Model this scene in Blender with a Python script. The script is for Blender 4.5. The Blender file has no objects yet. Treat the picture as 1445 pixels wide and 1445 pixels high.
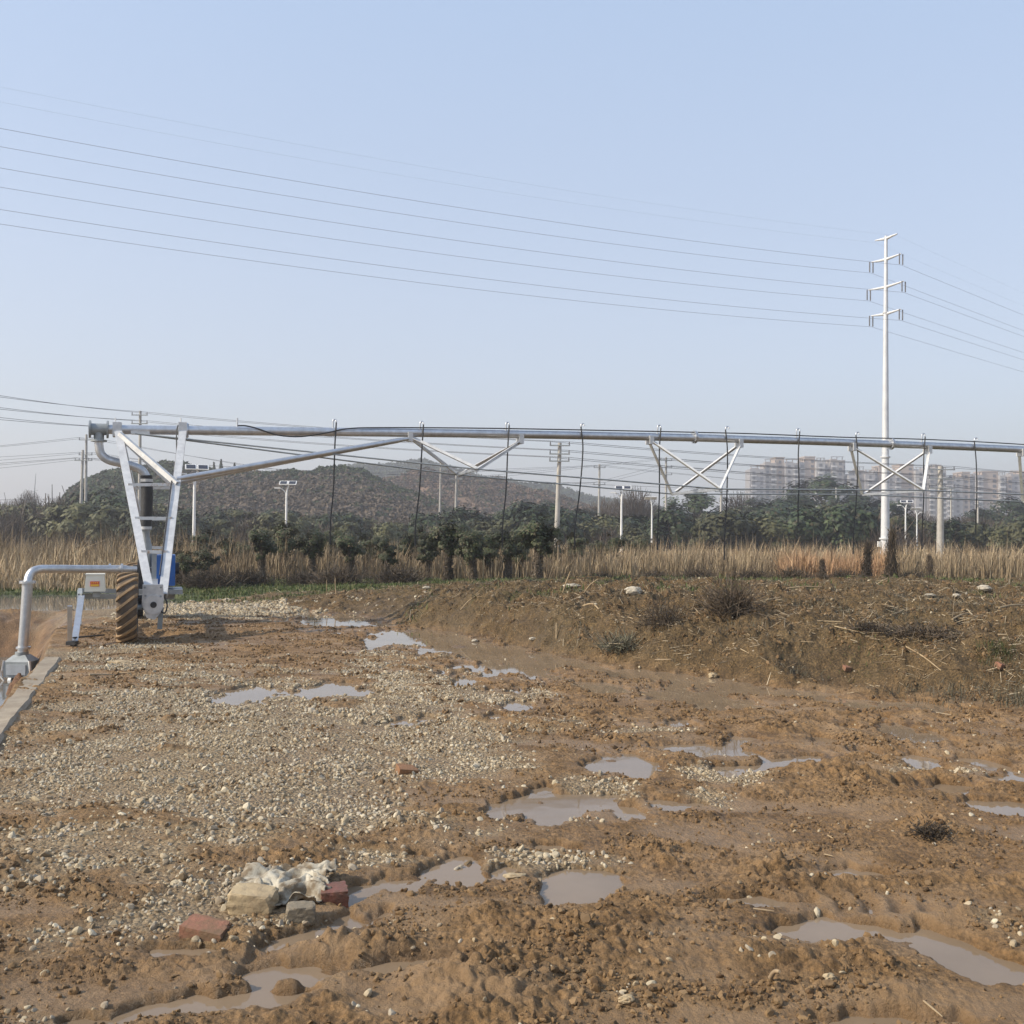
import bpy, math, random
import numpy as np
from mathutils import Vector, Matrix
random.seed(5)
rng = np.random.default_rng(11)
C = bpy.context.scene.collection
S = bpy.context.scene
# ------------------------------------------------------------------ camera
F = 1445.0
PITCH, ROLL, EYE = math.radians(0.89), math.radians(0.5), 1.7
fw = Vector((0, math.cos(PITCH), math.sin(PITCH)))
up0 = Vector((0, -math.sin(PITCH), math.cos(PITCH)))
rt0 = Vector((1, 0, 0))
RT = rt0 * math.cos(ROLL) + up0 * math.sin(ROLL)
UP = up0 * math.cos(ROLL) - rt0 * math.sin(ROLL)
CAM = Vector((0, 0, EYE))
cd = bpy.data.cameras.new('camera'); cam = bpy.data.objects.new('camera', cd); C.objects.link(cam)
cd.sensor_width = 36; cd.lens = 36; cd.clip_start = 0.05; cd.clip_end = 8000
cam.matrix_world = Matrix.Translation(CAM) @ Matrix((RT, UP, -fw)).transposed().to_4x4()
S.camera = cam

def ray(px, py):
    return fw + RT * ((px - 722.5) / F) - UP * ((py - 722.5) / F)
def at(px, py, Y):                       # the point on that sight line at real depth Y
    d = ray(px, py); return CAM + d * (Y / d.y)
def onz(px, py, z=0.0):
    d = ray(px, py); return CAM + d * ((z - EYE) / d.z)
def hor(px): return 745 + (px - 722.5) * math.tan(ROLL)

# ------------------------------------------------------------------ noise
_ang = np.random.default_rng(3).random(256) * 2 * np.pi
_GX, _GY = np.cos(_ang), np.sin(_ang)
def _hash(ix, iy, s):
    n = (ix.astype(np.int64) * 374761393 + iy.astype(np.int64) * 668265263 + s * 974711) & 0xffffffff
    n = ((n ^ (n >> 13)) * 1274126177) & 0xffffffff
    return ((n ^ (n >> 16)) & 255).astype(np.int32)
def gn(x, y, s=0):
    ix = np.floor(x); iy = np.floor(y); fx = x - ix; fy = y - iy
    u = fx * fx * fx * (fx * (fx * 6 - 15) + 10); v = fy * fy * fy * (fy * (fy * 6 - 15) + 10)
    def g(a, b):
        h = _hash(ix + a, iy + b, s); return _GX[h] * (fx - a) + _GY[h] * (fy - b)
    a = g(0, 0); b = g(1, 0); c = g(0, 1); d = g(1, 1)
    return 1.5 * ((a + (b - a) * u) * (1 - v) + (c + (d - c) * u) * v)
def fbm(x, y, s=0, o=3):
    r = 0; a = 1
    for i in range(o):
        r = r + a * gn(x * 2 ** i + 13.7 * i, y * 2 ** i - 5.1 * i, s + i); a *= .5
    return r
def sm(a, b, x):
    t = np.clip((x - a) / (b - a), 0, 1); return t * t * (3 - 2 * t)

# ------------------------------------------------------------------ ground shape
U = Vector((-0.325, 0.9457, 0)); V = Vector((0.9457, 0.325, 0))     # travel direction of the machine, direction of its pipe
W_LEVEL, CANAL_Z, POND_Z = -0.022, -0.75, -0.14
# kerb of the canal: line parallel to U
KP = onz(85, 933); KL = KP - V * 0.2
PUD = [(360,977,56,12,0),(465,973,54,11,0),(575,1019,44,9,0),(728,927,90,26,0),(650,912,70,15,0),(657,960,18,7,0),(733,995,26,8,0),
 (858,968,38,9,0),(985,983,80,13,6),(885,1080,44,20,-6),(1000,1058,66,11,2),(1025,1084,44,10,0),(1115,1075,40,9,-6),(1158,1043,24,8,0),
 (1272,1030,38,19,0),(1200,1027,20,5,0),(1298,1074,28,13,0),(1330,1112,70,8,-4),(1435,1098,38,11,-5),(1415,1136,60,10,0),(790,1136,92,25,4),
 (640,1238,72,28,-6),(820,1245,56,20,-4),(470,873,85,11,4),(1270,996,80,9,3),(1300,1322,140,19,8),(1425,1365,95,26,6),(455,1312,78,17,-18),
 (280,1415,125,17,-6),(770,1192,46,8,0),(1225,1232,52,12,0),(945,1130,36,12,0),(1045,973,60,9,4),(900,950,60,9,5),(540,1362,95,9,-8),
 (1150,1312,90,16,0),(1180,965,70,8,4),(250,1340,60,12,0),(1050,1270,70,10,0),(1250,1440,120,16,0),(120,1440,60,9,0),(430,1370,70,16,-5),(505,1262,30,12,-10),(600,900,110,17,4),(780,932,90,13,4),(960,957,90,11,4),(1110,975,90,9,4),(1235,990,60,8,3),(520,868,60,10,3),(1060,1040,22,5,0),(1220,1060,18,5,0),(1250,1095,30,6,0),(960,1020,26,6,0),(1390,1075,26,7,0),(700,1010,20,5,0)]
def _ell(l):
    out = []
    for cx, cy, rx, ry, tilt in l:
        c = onz(cx, cy); d = c.y
        near = onz(cx, cy + ry).y; far = onz(cx, cy - ry).y
        t = math.tan(math.radians(tilt))
        out.append((c.x, c.y, rx * d / F, max(.06, (far - near) / 2), -t * (far - near) / (2 * ry) / (d / F)))
    return out
PUDW = _ell(PUD)
GRAV = [(320,1060,300,115,0),(540,985,130,60,0),(250,985,170,50,0),(190,1140,190,50,0),(420,1120,180,60,0),(640,1050,90,50,0),(240,862,160,13,0),(170,858,90,10,0),(545,920,34,14,0),
 (1030,1092,60,16,0),(1000,1125,34,14,0),(835,1108,48,12,0),(860,1126,44,12,0),(740,1215,110,16,0),(560,1205,90,26,0),(660,1085,60,26,0),(250,1275,120,42,0),(330,1255,90,34,0),
 (1430,1310,55,24,0),(1060,1355,34,16,0),(890,1412,40,18,0),(740,1025,70,9,0),(690,985,80,12,0),(60,1170,80,40,0),(120,930,120,22,0),(910,1035,50,7,0),(390,1290,80,22,0),(1320,1088,60,7,0)]
GRAVW = _ell(GRAV)
SLICKW = _ell([(190,1405,210,40,-4),(1250,1425,190,26,0),(1290,1285,150,26,0),(620,1420,120,20,0),(1010,1180,110,18,0),(430,1345,90,24,-10)])
COREW = _ell([(400,1060,200,80,0),(180,1040,120,60,0),(560,1000,90,30,0),(240,862,160,13,0),(300,1270,70,22,0),(640,1070,60,30,0)])
BANKP = [onz(*p) for p in ((330,852),(400,858),(490,868),(620,893),(700,910),(800,930),(900,948),(1050,968),(1200,984),(1330,993),(1460,1003),(1800,1028))]
BANKX = np.array([p.x for p in BANKP]); BANKY = np.array([p.y for p in BANKP])
LUMP = [(575,1165,.22,.10),(615,1185,.2,.06),(1310,1170,.20,.12),(1345,1180,.16,.08),(860,1012,.35,.10),(820,1010,.2,.1),(560,870,.2,.08),(370,945,.18,.09),(390,948,.15,.07),(575,1085,.18,.09),
 (505,905,.3,.07),(560,930,.3,.07),(620,925,.5,.12),(690,1305,.25,.08),(640,1400,.25,.09),(720,1425,.3,.09),(1290,1440,.3,.08),(960,1070,.35,.08),(930,1085,.25,.08),(1240,1110,.5,.10),(1130,1105,.5,.06),
 (1390,1010,.5,.06),(1400,1060,.5,.08),(1170,1090,.4,.07),(470,1340,.18,.08),(360,1400,.2,.08),(480,1365,.16,.09),(900,1300,.5,.05),(1100,1235,.4,.06),(830,1340,.4,.06),(380,1330,.2,.06),(250,1440,.3,.08)]
LUMPW = [(onz(a, b).x, onz(a, b).y, r, h) for a, b, r, h in LUMP]

def ellmask(L, x, y, nz, k, soft, grow=1.0):
    m = np.zeros_like(x)
    for cx, cy, rx, ry, sh in L:
        dx = x - cx; dy = y - cy - sh * dx
        s = (np.abs(dx) < rx * 2.2) & (np.abs(dy) < ry * 2.2)
        if not s.any(): continue
        q = np.sqrt((dx[s] / rx / grow) ** 2 + (dy[s] / ry / grow) ** 2) + nz[s] * k
        m[s] = np.maximum(m[s], 1 - sm(1 - soft, 1 + soft, q))
    return m

def ground(x, y, masks=False):
    x = np.asarray(x, float); y = np.asarray(y, float)
    x2 = x + .12 * y
    wob = fbm(x / .55, y / .8, 40, 4)
    wob2 = wob + .85 * fbm(x / .17, y / .24, 44, 3); pud = ellmask(PUDW, x, y, wob2, .55, .25)
    pud2 = ellmask(PUDW, x, y, wob, .4, .5, 1.55)
    gz = ellmask(GRAVW, x, y, fbm(x / .7, y / .7, 50, 4) + .4 * fbm(x / .25, y / .2, 55, 2), .6, .5)
    core = ellmask(COREW, x, y, wob, .3, .6)
    gz = gz * np.clip(.08 + sm(-.42, .12, fbm(x / 1.0, y / .62, 57, 4) + .65 * core), 0, 1)
    # bank to the right
    by = np.interp(x, BANKX, BANKY, left=60, right=BANKY[-1])
    w = (y - by) * .82 - .18 - .45 * ellmask(PUDW, x, y, wob, .12, .75, 1.1) + .25 * fbm(x / 1.3, y / 1.3, 60, 3)
    bh = np.interp(x, [BANKX[0], BANKX[2], BANKX[4], BANKX[7], 12], [0.10, .34, .58, .66, .66])
    bank = np.interp(w, [-.15, .05, .45, 1.0, 2.0, 3.6], [0, .06, .40, .70, .90, 1.0])
    n_low = .03 * fbm(x / 1.7, y / 1.7, 1, 2)
    churn = .12 + .95 * sm(-.15, .5, fbm(x2 / 1.1, y / .7, 4, 3))
    b1 = np.abs(gn(x2 / .30, y / .26, 20)); b2 = np.abs(gn(x / .13 + b1, y / .12, 21)); b3 = np.abs(gn(x / .058, y / .055 + b2, 22)); b4 = np.abs(gn(x / .027, y / .027, 23))
    mod = sm(-.3, .5, gn(x / .45, y / .4, 27))
    b5 = np.abs(gn((x + .02 * b3) / .075, y / .07, 24)); rough = churn * (.034 * b1 + .032 * b2 * mod + .034 * b3 * mod + .036 * b5) + .012 * b3 + .009 * b4
    slick = sm(.05, .5, fbm(x / .9, y / .55, 150, 3)) * (1 - gz); slick = np.maximum(slick, ellmask(SLICKW, x, y, wob, .45, .4))
    rough = rough * (1 - .68 * slick)
    rut = .035 * np.abs(gn((x * .25 + y * .05) / 1.0, (y + .16 * x) / .55, 31)) * (1 - gz)
    rough = rough * (1 - .72 * gz) + rut
    trk = np.zeros_like(x)
    for k0 in (0.0, 1.55, -3.0):                # wheel ruts with lug prints across the open mud
        yc = 7.75 + k0 - .055 * (x - 3) ** 1 - .02 * (x - 3) ** 2 + .08 * np.sin(x * 1.1 + k0); q = (y - yc) / .17
        on = sm(1.25, .85, np.abs(q)) * sm(.9, 1.8, x) * (1 - gz) * sm(-.55, .1, gn(x / 1.3, y / 1.3, 163 + int(k0)))
        lug = np.sin((x + np.abs(q) * .05) * 2 * np.pi / .13)
        rough = rough * (1 - .85 * on) + on * (-.022 + .020 * lug + .006 * b3) + .035 * (sm(.8, 1.15, np.abs(q)) * sm(1.9, 1.2, np.abs(q))) * sm(.9, 1.8, x) * (1 - gz) * (.3 + b2)
    for cx, cy, r, hh in LUMPW:
        dx = x - cx; dy = y - cy; s = (np.abs(dx) < 2.2 * r) & (np.abs(dy) < 2.2 * r)
        if s.any():
            g = np.exp(-((dx[s] / r) ** 2 + (dy[s] / r) ** 2) * 1.6)
            rough[s] += g * hh * (.28 + .25 * b1[s] + .30 * b2[s] + .25 * b3[s])
    rough = rough * (1 - .62 * pud2) * np.interp(y, [5, 11], [1, .75])
    flat = np.maximum(n_low * (1 - .6 * pud2) + np.maximum(rough, -.03) + .004, -.012 + .5 * rough)
    wetbed = -.046 + .012 * wob + .024 * fbm(x / .22, y / .30, 46, 3) + .6 * rough
    z = flat * (1 - pud) + np.minimum(flat, wetbed) * pud
    # bank relief
    wx = gn(x / .3, y / .3, 75) * .08; wy = gn(x / .3, y / .3, 76) * .08
    bro = .17 * np.abs(gn(x / .55, y / .5, 70)) + .10 * np.abs(gn((x + wx) / .2, (y + wy) / .2, 71)) + .055 * np.abs(gn((x + wx) / .085, (y - wy) / .085, 72)) + .03 * np.abs(gn(x / .04, y / .04, 73)) - .06
    bro = bro * np.clip(1.15 - .045 * np.clip(y - 14, 0, 30), .15, 1)
    z = z * (1 - bank) + (bh * (1 + .12 * fbm(x / 2.2, y / 2.2, 61, 2))) * bank + bro * np.sqrt(bank) * np.interp(w, [0, .8], [.7, 1])
    # land behind falls away gently
    far = sm(18, 36, y); tgt = np.interp(x, [-18, 0, 16], [-.22, -.08, .05])
    z = z * (1 - far) + (tgt + .06 * fbm(x / 1.1, y / 1.1, 80, 3)) * far
    z = z + sm(42, 70, y) * (-.45)
    # gravel heap strip behind the wheel
    # canal on the left
    rx = x - KL.x; ry = y - KL.y
    t = rx * V.x + ry * V.y; s_ = rx * U.x + ry * U.y
    endw = 8.1 + .25 * fbm(x / .9, y / .9, 90, 3)
    can = sm(.02, .28 + .7 * sm(1.8, 5.5, s_), -t - sm(.1, 3.0, s_) * (.12 + .05 * fbm(x / .5, y / .5, 91, 2))) * sm(0, 2.2, endw - s_)
    can = can * sm(-9.5, -7.5, t)
    z = z * (1 - can) + (-1.25 + .1 * fbm(x / .6, y / .6, 92, 3)) * can
    clump = np.exp(-(((x - CLUMP.x) / .26) ** 2 + ((y - CLUMP.y) / .30) ** 2)); z = z + can * clump * (.62 + 1.5 * bro)
    pond = ellmask([POND], x, y, wob, .2, .3)
    z = np.where(pond > 0, z * (1 - pond) - .5 * pond, z)
    if masks:
        grass = .75 * sm(.25, .6, fbm(x / 1.1, y / .8, 98, 3)) * sm(15.5, 18.5, y) * sm(-3, 1, x) * (1 - can); grass = np.maximum(grass, sm(.1, .45, fbm(x / 2.3, y / 1.4, 99, 3) + .95 * sm(22, 26.5, y) * (1 - sm(33, 38, y)) - .35 + .35 * sm(2, -4, x)) * sm(21.2, 24.5, y))
        return z, pud, gz, np.maximum(bank, sm(-.35, .25, w)), grass, can, slick
    return z
CLUMP = onz(27, 978, CANAL_Z)
_pc = onz(-20, 853, POND_Z); POND = (_pc.x, _pc.y, 4.2, 3.0, 0)

def gz_at(x, y): return float(ground(np.array([x]), np.array([y]))[0])
def hit(px, py):                         # where a sight line meets the real ground
    d = ray(px, py); d = d / d.y
    ts = np.exp(np.linspace(math.log(3.0), math.log(60), 1500))
    z = ground(d.x * ts, ts); dz = EYE + d.z * ts - z
    k = np.argmax(dz < 0); t = ts[k] if dz[k] < 0 else 60
    return Vector((d.x * t, t, float(z[k])))

# ------------------------------------------------------------------ mesh helpers
def tag(o, label=None, cat=None, group=None, kind=None):
    for k, v in (('label', label), ('category', cat), ('group', group), ('kind', kind)):
        if v: o[k] = v
    return o
def empty(name, loc=(0, 0, 0), rz=0):
    o = bpy.data.objects.new(name, None); C.objects.link(o); o.location = loc; o.rotation_euler = (0, 0, rz); o.empty_display_size = .2
    return o
def link(name, me, m, parent=None):
    o = bpy.data.objects.new(name, me); C.objects.link(o)
    if m: me.materials.append(m)
    if parent is not None: o.parent = parent
    return o
def mesh_np(name, verts, faces, mat=None, parent=None, smooth=False, attrs=None):
    verts = np.asarray(verts, np.float32); me = bpy.data.meshes.new(name)
    me.vertices.add(len(verts)); me.vertices.foreach_set('co', verts.ravel())
    fl = faces if isinstance(faces, list) else [faces]
    fl = [np.asarray(f, np.int32) for f in fl if len(f)]
    loops = np.concatenate([f.ravel() for f in fl]); tot = np.concatenate([np.full(len(f), f.shape[1], np.int32) for f in fl])
    st = np.concatenate([[0], np.cumsum(tot)[:-1]]).astype(np.int32)
    me.loops.add(len(loops)); me.loops.foreach_set('vertex_index', loops)
    me.polygons.add(len(tot)); me.polygons.foreach_set('loop_start', st)
    me.polygons.foreach_set('use_smooth', np.full(len(tot), smooth, bool))
    me.update(calc_edges=True)
    for k, v in (attrs or {}).items():
        v = np.asarray(v, np.float32)
        if v.ndim == 1:
            a = me.attributes.new(k, 'FLOAT', 'POINT'); a.data.foreach_set('value', v)
        else:
            a = me.attributes.new(k, 'FLOAT_COLOR', 'POINT'); a.data.foreach_set('color', np.c_[v, np.ones(len(v))].astype(np.float32).ravel())
    return link(name, me, mat, parent)

class MB:
    def __init__(s): s.v = []; s.f = []; s.sm = []
    def add(s, vs, fs, smooth=False):
        n = len(s.v); s.v += [tuple(v) for v in vs]; s.f += [tuple(i + n for i in f) for f in fs]; s.sm += [smooth] * len(fs); return s
    def box(s, c, sx, sy, sz, ax=None, taper=1.0):
        c = Vector(c); X, Y, Z = ax or (Vector((1, 0, 0)), Vector((0, 1, 0)), Vector((0, 0, 1)))
        vs = []
        for k in (-1, 1):
            q = taper if k > 0 else 1
            for i, j in ((-1, -1), (1, -1), (1, 1), (-1, 1)):
                vs.append(c + X * (i * sx / 2 * q) + Y * (j * sy / 2 * q) + Z * (k * sz / 2))
        return s.add(vs, [(3, 2, 1, 0), (4, 5, 6, 7), (0, 1, 5, 4), (1, 2, 6, 5), (2, 3, 7, 6), (3, 0, 4, 7)])
    def bar(s, a, b, w, t, side=None):     # rectangular section from a to b; w measured along side
        a = Vector(a); b = Vector(b); Z = (b - a); L = Z.length; Z = Z / L
        side = Vector(side) if side is not None else Vector((0, 0, 1)).cross(Z)
        X = (side - Z * side.dot(Z)).normalized(); Y = Z.cross(X)
        return s.box((a + b) / 2, w, t, L, (X, Y, Z))
    def angle(s, a, b, w, t, side, nrm):   # L-section
        side = Vector(side); nrm = Vector(nrm)
        s.bar(a, b, w, t, side)
        Z = (Vector(b) - Vector(a)).normalized(); X = (side - Z * side.dot(Z)).normalized(); Y = Z.cross(X)
        if Y.dot(nrm) < 0: Y = -Y
        o = X * (w / 2 + t * .52) + Y * (w / 2 - t / 2)
        return s.bar(Vector(a) + o, Vector(b) + o, t, w, side)
    def tube(s, pts, r, n=8, cap=True):
        pts = [Vector(p) for p in pts]; m = len(pts); rs = r if isinstance(r, (list, tuple)) else [r] * m
        tans = [(pts[min(i + 1, m - 1)] - pts[max(i - 1, 0)]).normalized() for i in range(m)]
        a = Vector((0, 0, 1)) if abs(tans[0].z) < .9 else Vector((1, 0, 0))
        x = (a - tans[0] * a.dot(tans[0])).normalized(); vs = []
        for i in range(m):
            x = (x - tans[i] * x.dot(tans[i])).normalized(); y = tans[i].cross(x)
            for k in range(n):
                t = 2 * math.pi * k / n; vs.append(pts[i] + (x * math.cos(t) + y * math.sin(t)) * rs[i])
        fs = [(i * n + k, i * n + (k + 1) % n, (i + 1) * n + (k + 1) % n, (i + 1) * n + k) for i in range(m - 1) for k in range(n)]
        s.add(vs, fs, n > 4)
        if cap:
            s.add(vs[:n], [tuple(reversed(range(n)))]); s.add(vs[-n:], [tuple(range(n))])
        return s
    def disc(s, c, axis, r, t, n=20):
        axis = Vector(axis).normalized(); return s.tube([Vector(c) - axis * t / 2, Vector(c) + axis * t / 2], r, n)
    def build(s, name, m, parent=None):
        me = bpy.data.meshes.new(name); me.from_pydata(s.v, [], s.f); me.polygons.foreach_set('use_smooth', s.sm); me.update()
        return link(name, me, m, parent)
def smooth_path(pts, k=6):               # Catmull-Rom
    P = [Vector(p) for p in pts]; P = [P[0] * 2 - P[1]] + P + [P[-1] * 2 - P[-2]]; out = []
    for i in range(1, len(P) - 2):
        for j in range(k):
            t = j / k; a, b, c, d = P[i - 1:i + 3]
            out.append(.5 * ((2 * b) + (c - a) * t + (2 * a - 5 * b + 4 * c - d) * t * t + (3 * b - a - 3 * c + d) * t ** 3))
    return out + [P[-2]]
def children(o): return [c for c in bpy.data.objects if c.parent == o]
def copy_tree(o, parent=None, kids=None):
    c = o.copy(); C.objects.link(c)
    if parent is not None: c.parent = parent
    for ch in (kids if kids is not None else o.children): copy_tree(ch, c)
    return c

# ------------------------------------------------------------------ materials
def newmat(name):
    m = bpy.data.materials.new(name); m.use_nodes = True; nt = m.node_tree; nt.nodes.clear()
    out = nt.nodes.new('ShaderNodeOutputMaterial'); b = nt.nodes.new('ShaderNodeBsdfPrincipled'); nt.links.new(b.outputs[0], out.inputs[0])
    return m, nt, b
def N(nt, t, **kw):
    n = nt.nodes.new(t)
    for k, v in kw.items(): setattr(n, k, v)
    return n
def noise(nt, scale, detail=4, rough=.55, vec=None, obj=True):
    n = N(nt, 'ShaderNodeTexNoise'); n.inputs['Scale'].default_value = scale; n.inputs['Detail'].default_value = detail; n.inputs['Roughness'].default_value = rough
    if vec is not None: nt.links.new(vec, n.inputs['Vector'])
    return n.outputs['Fac']
def ramp(nt, fac, stops):
    r = N(nt, 'ShaderNodeValToRGB'); e = r.color_ramp.elements
    while len(e) < len(stops): e.new(.5)
    for i, (p, c) in enumerate(stops): e[i].position = p; e[i].color = (*c, 1) if len(c) == 3 else c
    nt.links.new(fac, r.inputs[0]); return r.outputs[0]
def mixc(nt, fac, a, b, mode='MIX'):
    m = N(nt, 'ShaderNodeMix', data_type='RGBA', blend_type=mode)
    for sock, v in ((m.inputs[0], fac), (m.inputs[6], a), (m.inputs[7], b)):
        if isinstance(v, (int, float)): sock.default_value = v
        elif isinstance(v, tuple): sock.default_value = (*v, 1)
        else: nt.links.new(v, sock)
    return m.outputs[2]
def math_(nt, op, a, b=None, clamp=False):
    m = N(nt, 'ShaderNodeMath', operation=op, use_clamp=clamp)
    for i, v in enumerate((a, b)):
        if v is None: continue
        if isinstance(v, (int, float)): m.inputs[i].default_value = v
        else: nt.links.new(v, m.inputs[i])
    return m.outputs[0]
def bump(nt, b, h, strength, dist):
    n = N(nt, 'ShaderNodeBump'); n.inputs['Strength'].default_value = strength; n.inputs['Distance'].default_value = dist
    nt.links.new(h, n.inputs['Height']); nt.links.new(n.outputs[0], b.inputs['Normal']); return n
def simple(name, c1, c2=None, rough=.6, metal=0.0, scale=6, lo=.35, hi=.65, bmp=0, bscale=40, r2=None):
    m, nt, b = newmat(name); tc = N(nt, 'ShaderNodeTexCoord').outputs['Object']
    c2 = c2 or tuple(v * .75 for v in c1); f = noise(nt, scale, 5, .6, tc)
    nt.links.new(ramp(nt, f, [(lo, c1), (hi, c2)]), b.inputs['Base Color'])
    b.inputs['Metallic'].default_value = metal
    nt.links.new(ramp(nt, f, [(lo, (rough,) * 3), (hi, ((r2 or min(1, rough + .12)),) * 3)]), b.inputs['Roughness'])
    if bmp: bump(nt, b, noise(nt, bscale, 4, .6, tc), bmp, .01)
    return m
def leafy(name, cols, rough=.6, trans=.0, obj_var=.35):
    m, nt, b = newmat(name)
    isl = N(nt, 'ShaderNodeNewGeometry').outputs['Random Per Island']; ob = N(nt, 'ShaderNodeObjectInfo').outputs['Random']
    n = len(cols); c = ramp(nt, isl, [(i / (n - 1), cc) for i, cc in enumerate(cols)])
    hsv = N(nt, 'ShaderNodeHueSaturation'); nt.links.new(c, hsv.inputs['Color'])
    mr = N(nt, 'ShaderNodeMapRange'); nt.links.new(ob, mr.inputs[0]); mr.inputs[3].default_value = 1 - obj_var; mr.inputs[4].default_value = 1 + obj_var
    nt.links.new(mr.outputs[0], hsv.inputs['Value'])
    nt.links.new(hsv.outputs[0], b.inputs['Base Color']); b.inputs['Roughness'].default_value = rough; b.inputs['Specular IOR Level'].default_value = .25
    return m

GALV = simple('galvanised_steel', (.64, .65, .66), (.50, .51, .52), .36, .85, 9, bmp=.08, bscale=60)
GALV_B = simple('bright_galvanised_steel', (.74, .73, .70), (.55, .55, .54), .45, .25, 7)
GALV_D = simple('grey_painted_steel', (.36, .38, .38), (.27, .29, .29), .5, .3, 8)
RUSTY = simple('rust_stained_steel', (.70, .70, .68), (.45, .30, .18), .5, .2, 14, .5, .72)
RUBBER = simple('black_rubber', (.022, .022, .024), (.04, .04, .04), .5, 0, 12)
BLACKM = simple('black_cast_iron', (.03, .03, .032), (.06, .058, .055), .45, .2, 10)
TYRE_M = simple('muddy_rubber', (.34, .225, .12), (.22, .145, .075), .85, 0, 7, .35, .7, .4, 50)
TYRE_S = simple('tyre_sidewall_rubber', (.07, .055, .042), (.15, .105, .065), .8, 0, 6, .4, .7, .3, 50)
BLUE = simple('blue_enamel', (.02, .13, .42), (.018, .10, .34), .35, 0, 4)
CREAM = simple('cream_fibreglass', (.80, .77, .64), (.72, .69, .57), .4, 0, 4)
SIGN_R = simple('red_sticker', (.65, .07, .04), (.58, .06, .04), .4)
SIGN_Y = simple('yellow_sticker', (.85, .50, .05), (.8, .45, .05), .4)
CONC = simple('weathered_concrete', (.33, .275, .20), (.22, .175, .125), .85, 0, 5, .35, .7, .5, 30)
POLE_C = simple('pole_concrete', (.48, .45, .40), (.36, .34, .30), .8, 0, 2)
WHITE_P = simple('white_lamp_paint', (.80, .80, .78), (.70, .70, .68), .45, 0, 3)
DARK_P = simple('dark_band_paint', (.04, .05, .07), (.06, .06, .07), .5, 0, 3)
SOLAR = simple('solar_cell_glass', (.03, .035, .05), (.05, .055, .07), .15, 0, 3)
WIRE = simple('weathered_cable', (.10, .10, .11), (.13, .13, .14), .6, .2, 1)
WIRE_F = simple('aluminium_conductor', (.24, .25, .28), (.28, .29, .32), .6, .2, 1)
TOWER = simple('zinc_coated_steel', (.70, .70, .69), (.58, .59, .60), .5, .15, 1.2)
INSUL = simple('insulator_glaze', (.12, .12, .13), (.18, .17, .17), .3, 0, 4)
BARK = simple('dark_bark', (.07, .052, .038), (.045, .034, .026), .9, 0, 8, bmp=.5, bscale=30)
BRICK = simple('red_brick', (.27, .122, .075), (.17, .105, .06), .9, 0, 12, .38, .6, .5, 60)
BRICK_D = simple('muddy_orange_brick', (.27, .135, .065), (.18, .105, .055), .9, 0, 14, .35, .7, .5, 60)
BRICK_W = simple('wet_dark_brick', (.185, .07, .047), (.115, .065, .042), .5, 0, 18, .35, .7, .5, 60)
STONE_T = simple('tan_sandstone', (.44, .34, .20), (.27, .20, .12), .85, 0, 10, .35, .7, .5, 40)
STONE_G = simple('grey_brown_stone', (.22, .18, .12), (.15, .12, .08), .7, 0, 10, .35, .7, .5, 40)
STONE_W = simple('pale_limestone', (.48, .43, .34), (.34, .29, .21), .85, 0, 9, .35, .7, .5, 40)
SACK = simple('dirty_white_woven_plastic', (.46, .42, .33), (.17, .125, .075), .7, 0, 12, .42, .60, .25, 160)
WOODP = simple('pale_dry_wood', (.40, .30, .18), (.28, .20, .12), .8, 0, 12)
STALK = simple('dry_plant_stalk', (.42, .32, .19), (.26, .18, .10), .85, 0, 6)
LEAF = leafy('evergreen_leaf', [(.016, .028, .012), (.032, .048, .018), (.055, .072, .028), (.026, .038, .019), (.060, .050, .028)])
LEAF_O = leafy('olive_leaf', [(.045, .050, .020), (.075, .075, .030), (.10, .095, .04), (.05, .055, .026)])
LEAF_Y = leafy('scruffy_tree_leaf', [(.034, .050, .022), (.055, .070, .030), (.085, .094, .042), (.095, .075, .046), (.045, .060, .028)])
LEAF_B = leafy('brown_thicket_twig', [(.075, .055, .040), (.11, .085, .06), (.055, .042, .034), (.13, .10, .07)])
CREEP = leafy('brown_creeper_leaf', [(.05, .038, .026), (.085, .062, .042), (.12, .09, .06), (.04, .036, .024)])
REED = leafy('dry_reed', [(.50, .385, .24), (.30, .215, .125), (.58, .47, .31), (.17, .12, .07), (.43, .32, .19), (.36, .275, .17)], .8)
REED_R = leafy('russet_reed', [(.42, .26, .14), (.28, .17, .09), (.48, .33, .20), (.36, .21, .12)], .8)
GRASS = leafy('short_green_grass', [(.045, .075, .018), (.075, .105, .028), (.13, .12, .05), (.05, .065, .02)], .7)
LITTER = leafy('straw_litter', [(.40, .31, .19), (.24, .17, .10), (.55, .46, .32), (.13, .09, .055)], .85)
WEED = leafy('grey_green_weed', [(.10, .10, .065), (.17, .155, .105), (.05, .048, .034), (.24, .20, .14)], .8)
GRAVM = leafy('crushed_stone', [(.60, .50, .335), (.42, .325, .20), (.72, .63, .46), (.21, .145, .078), (.53, .465, .36), (.31, .225, .13)], .85)

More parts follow.
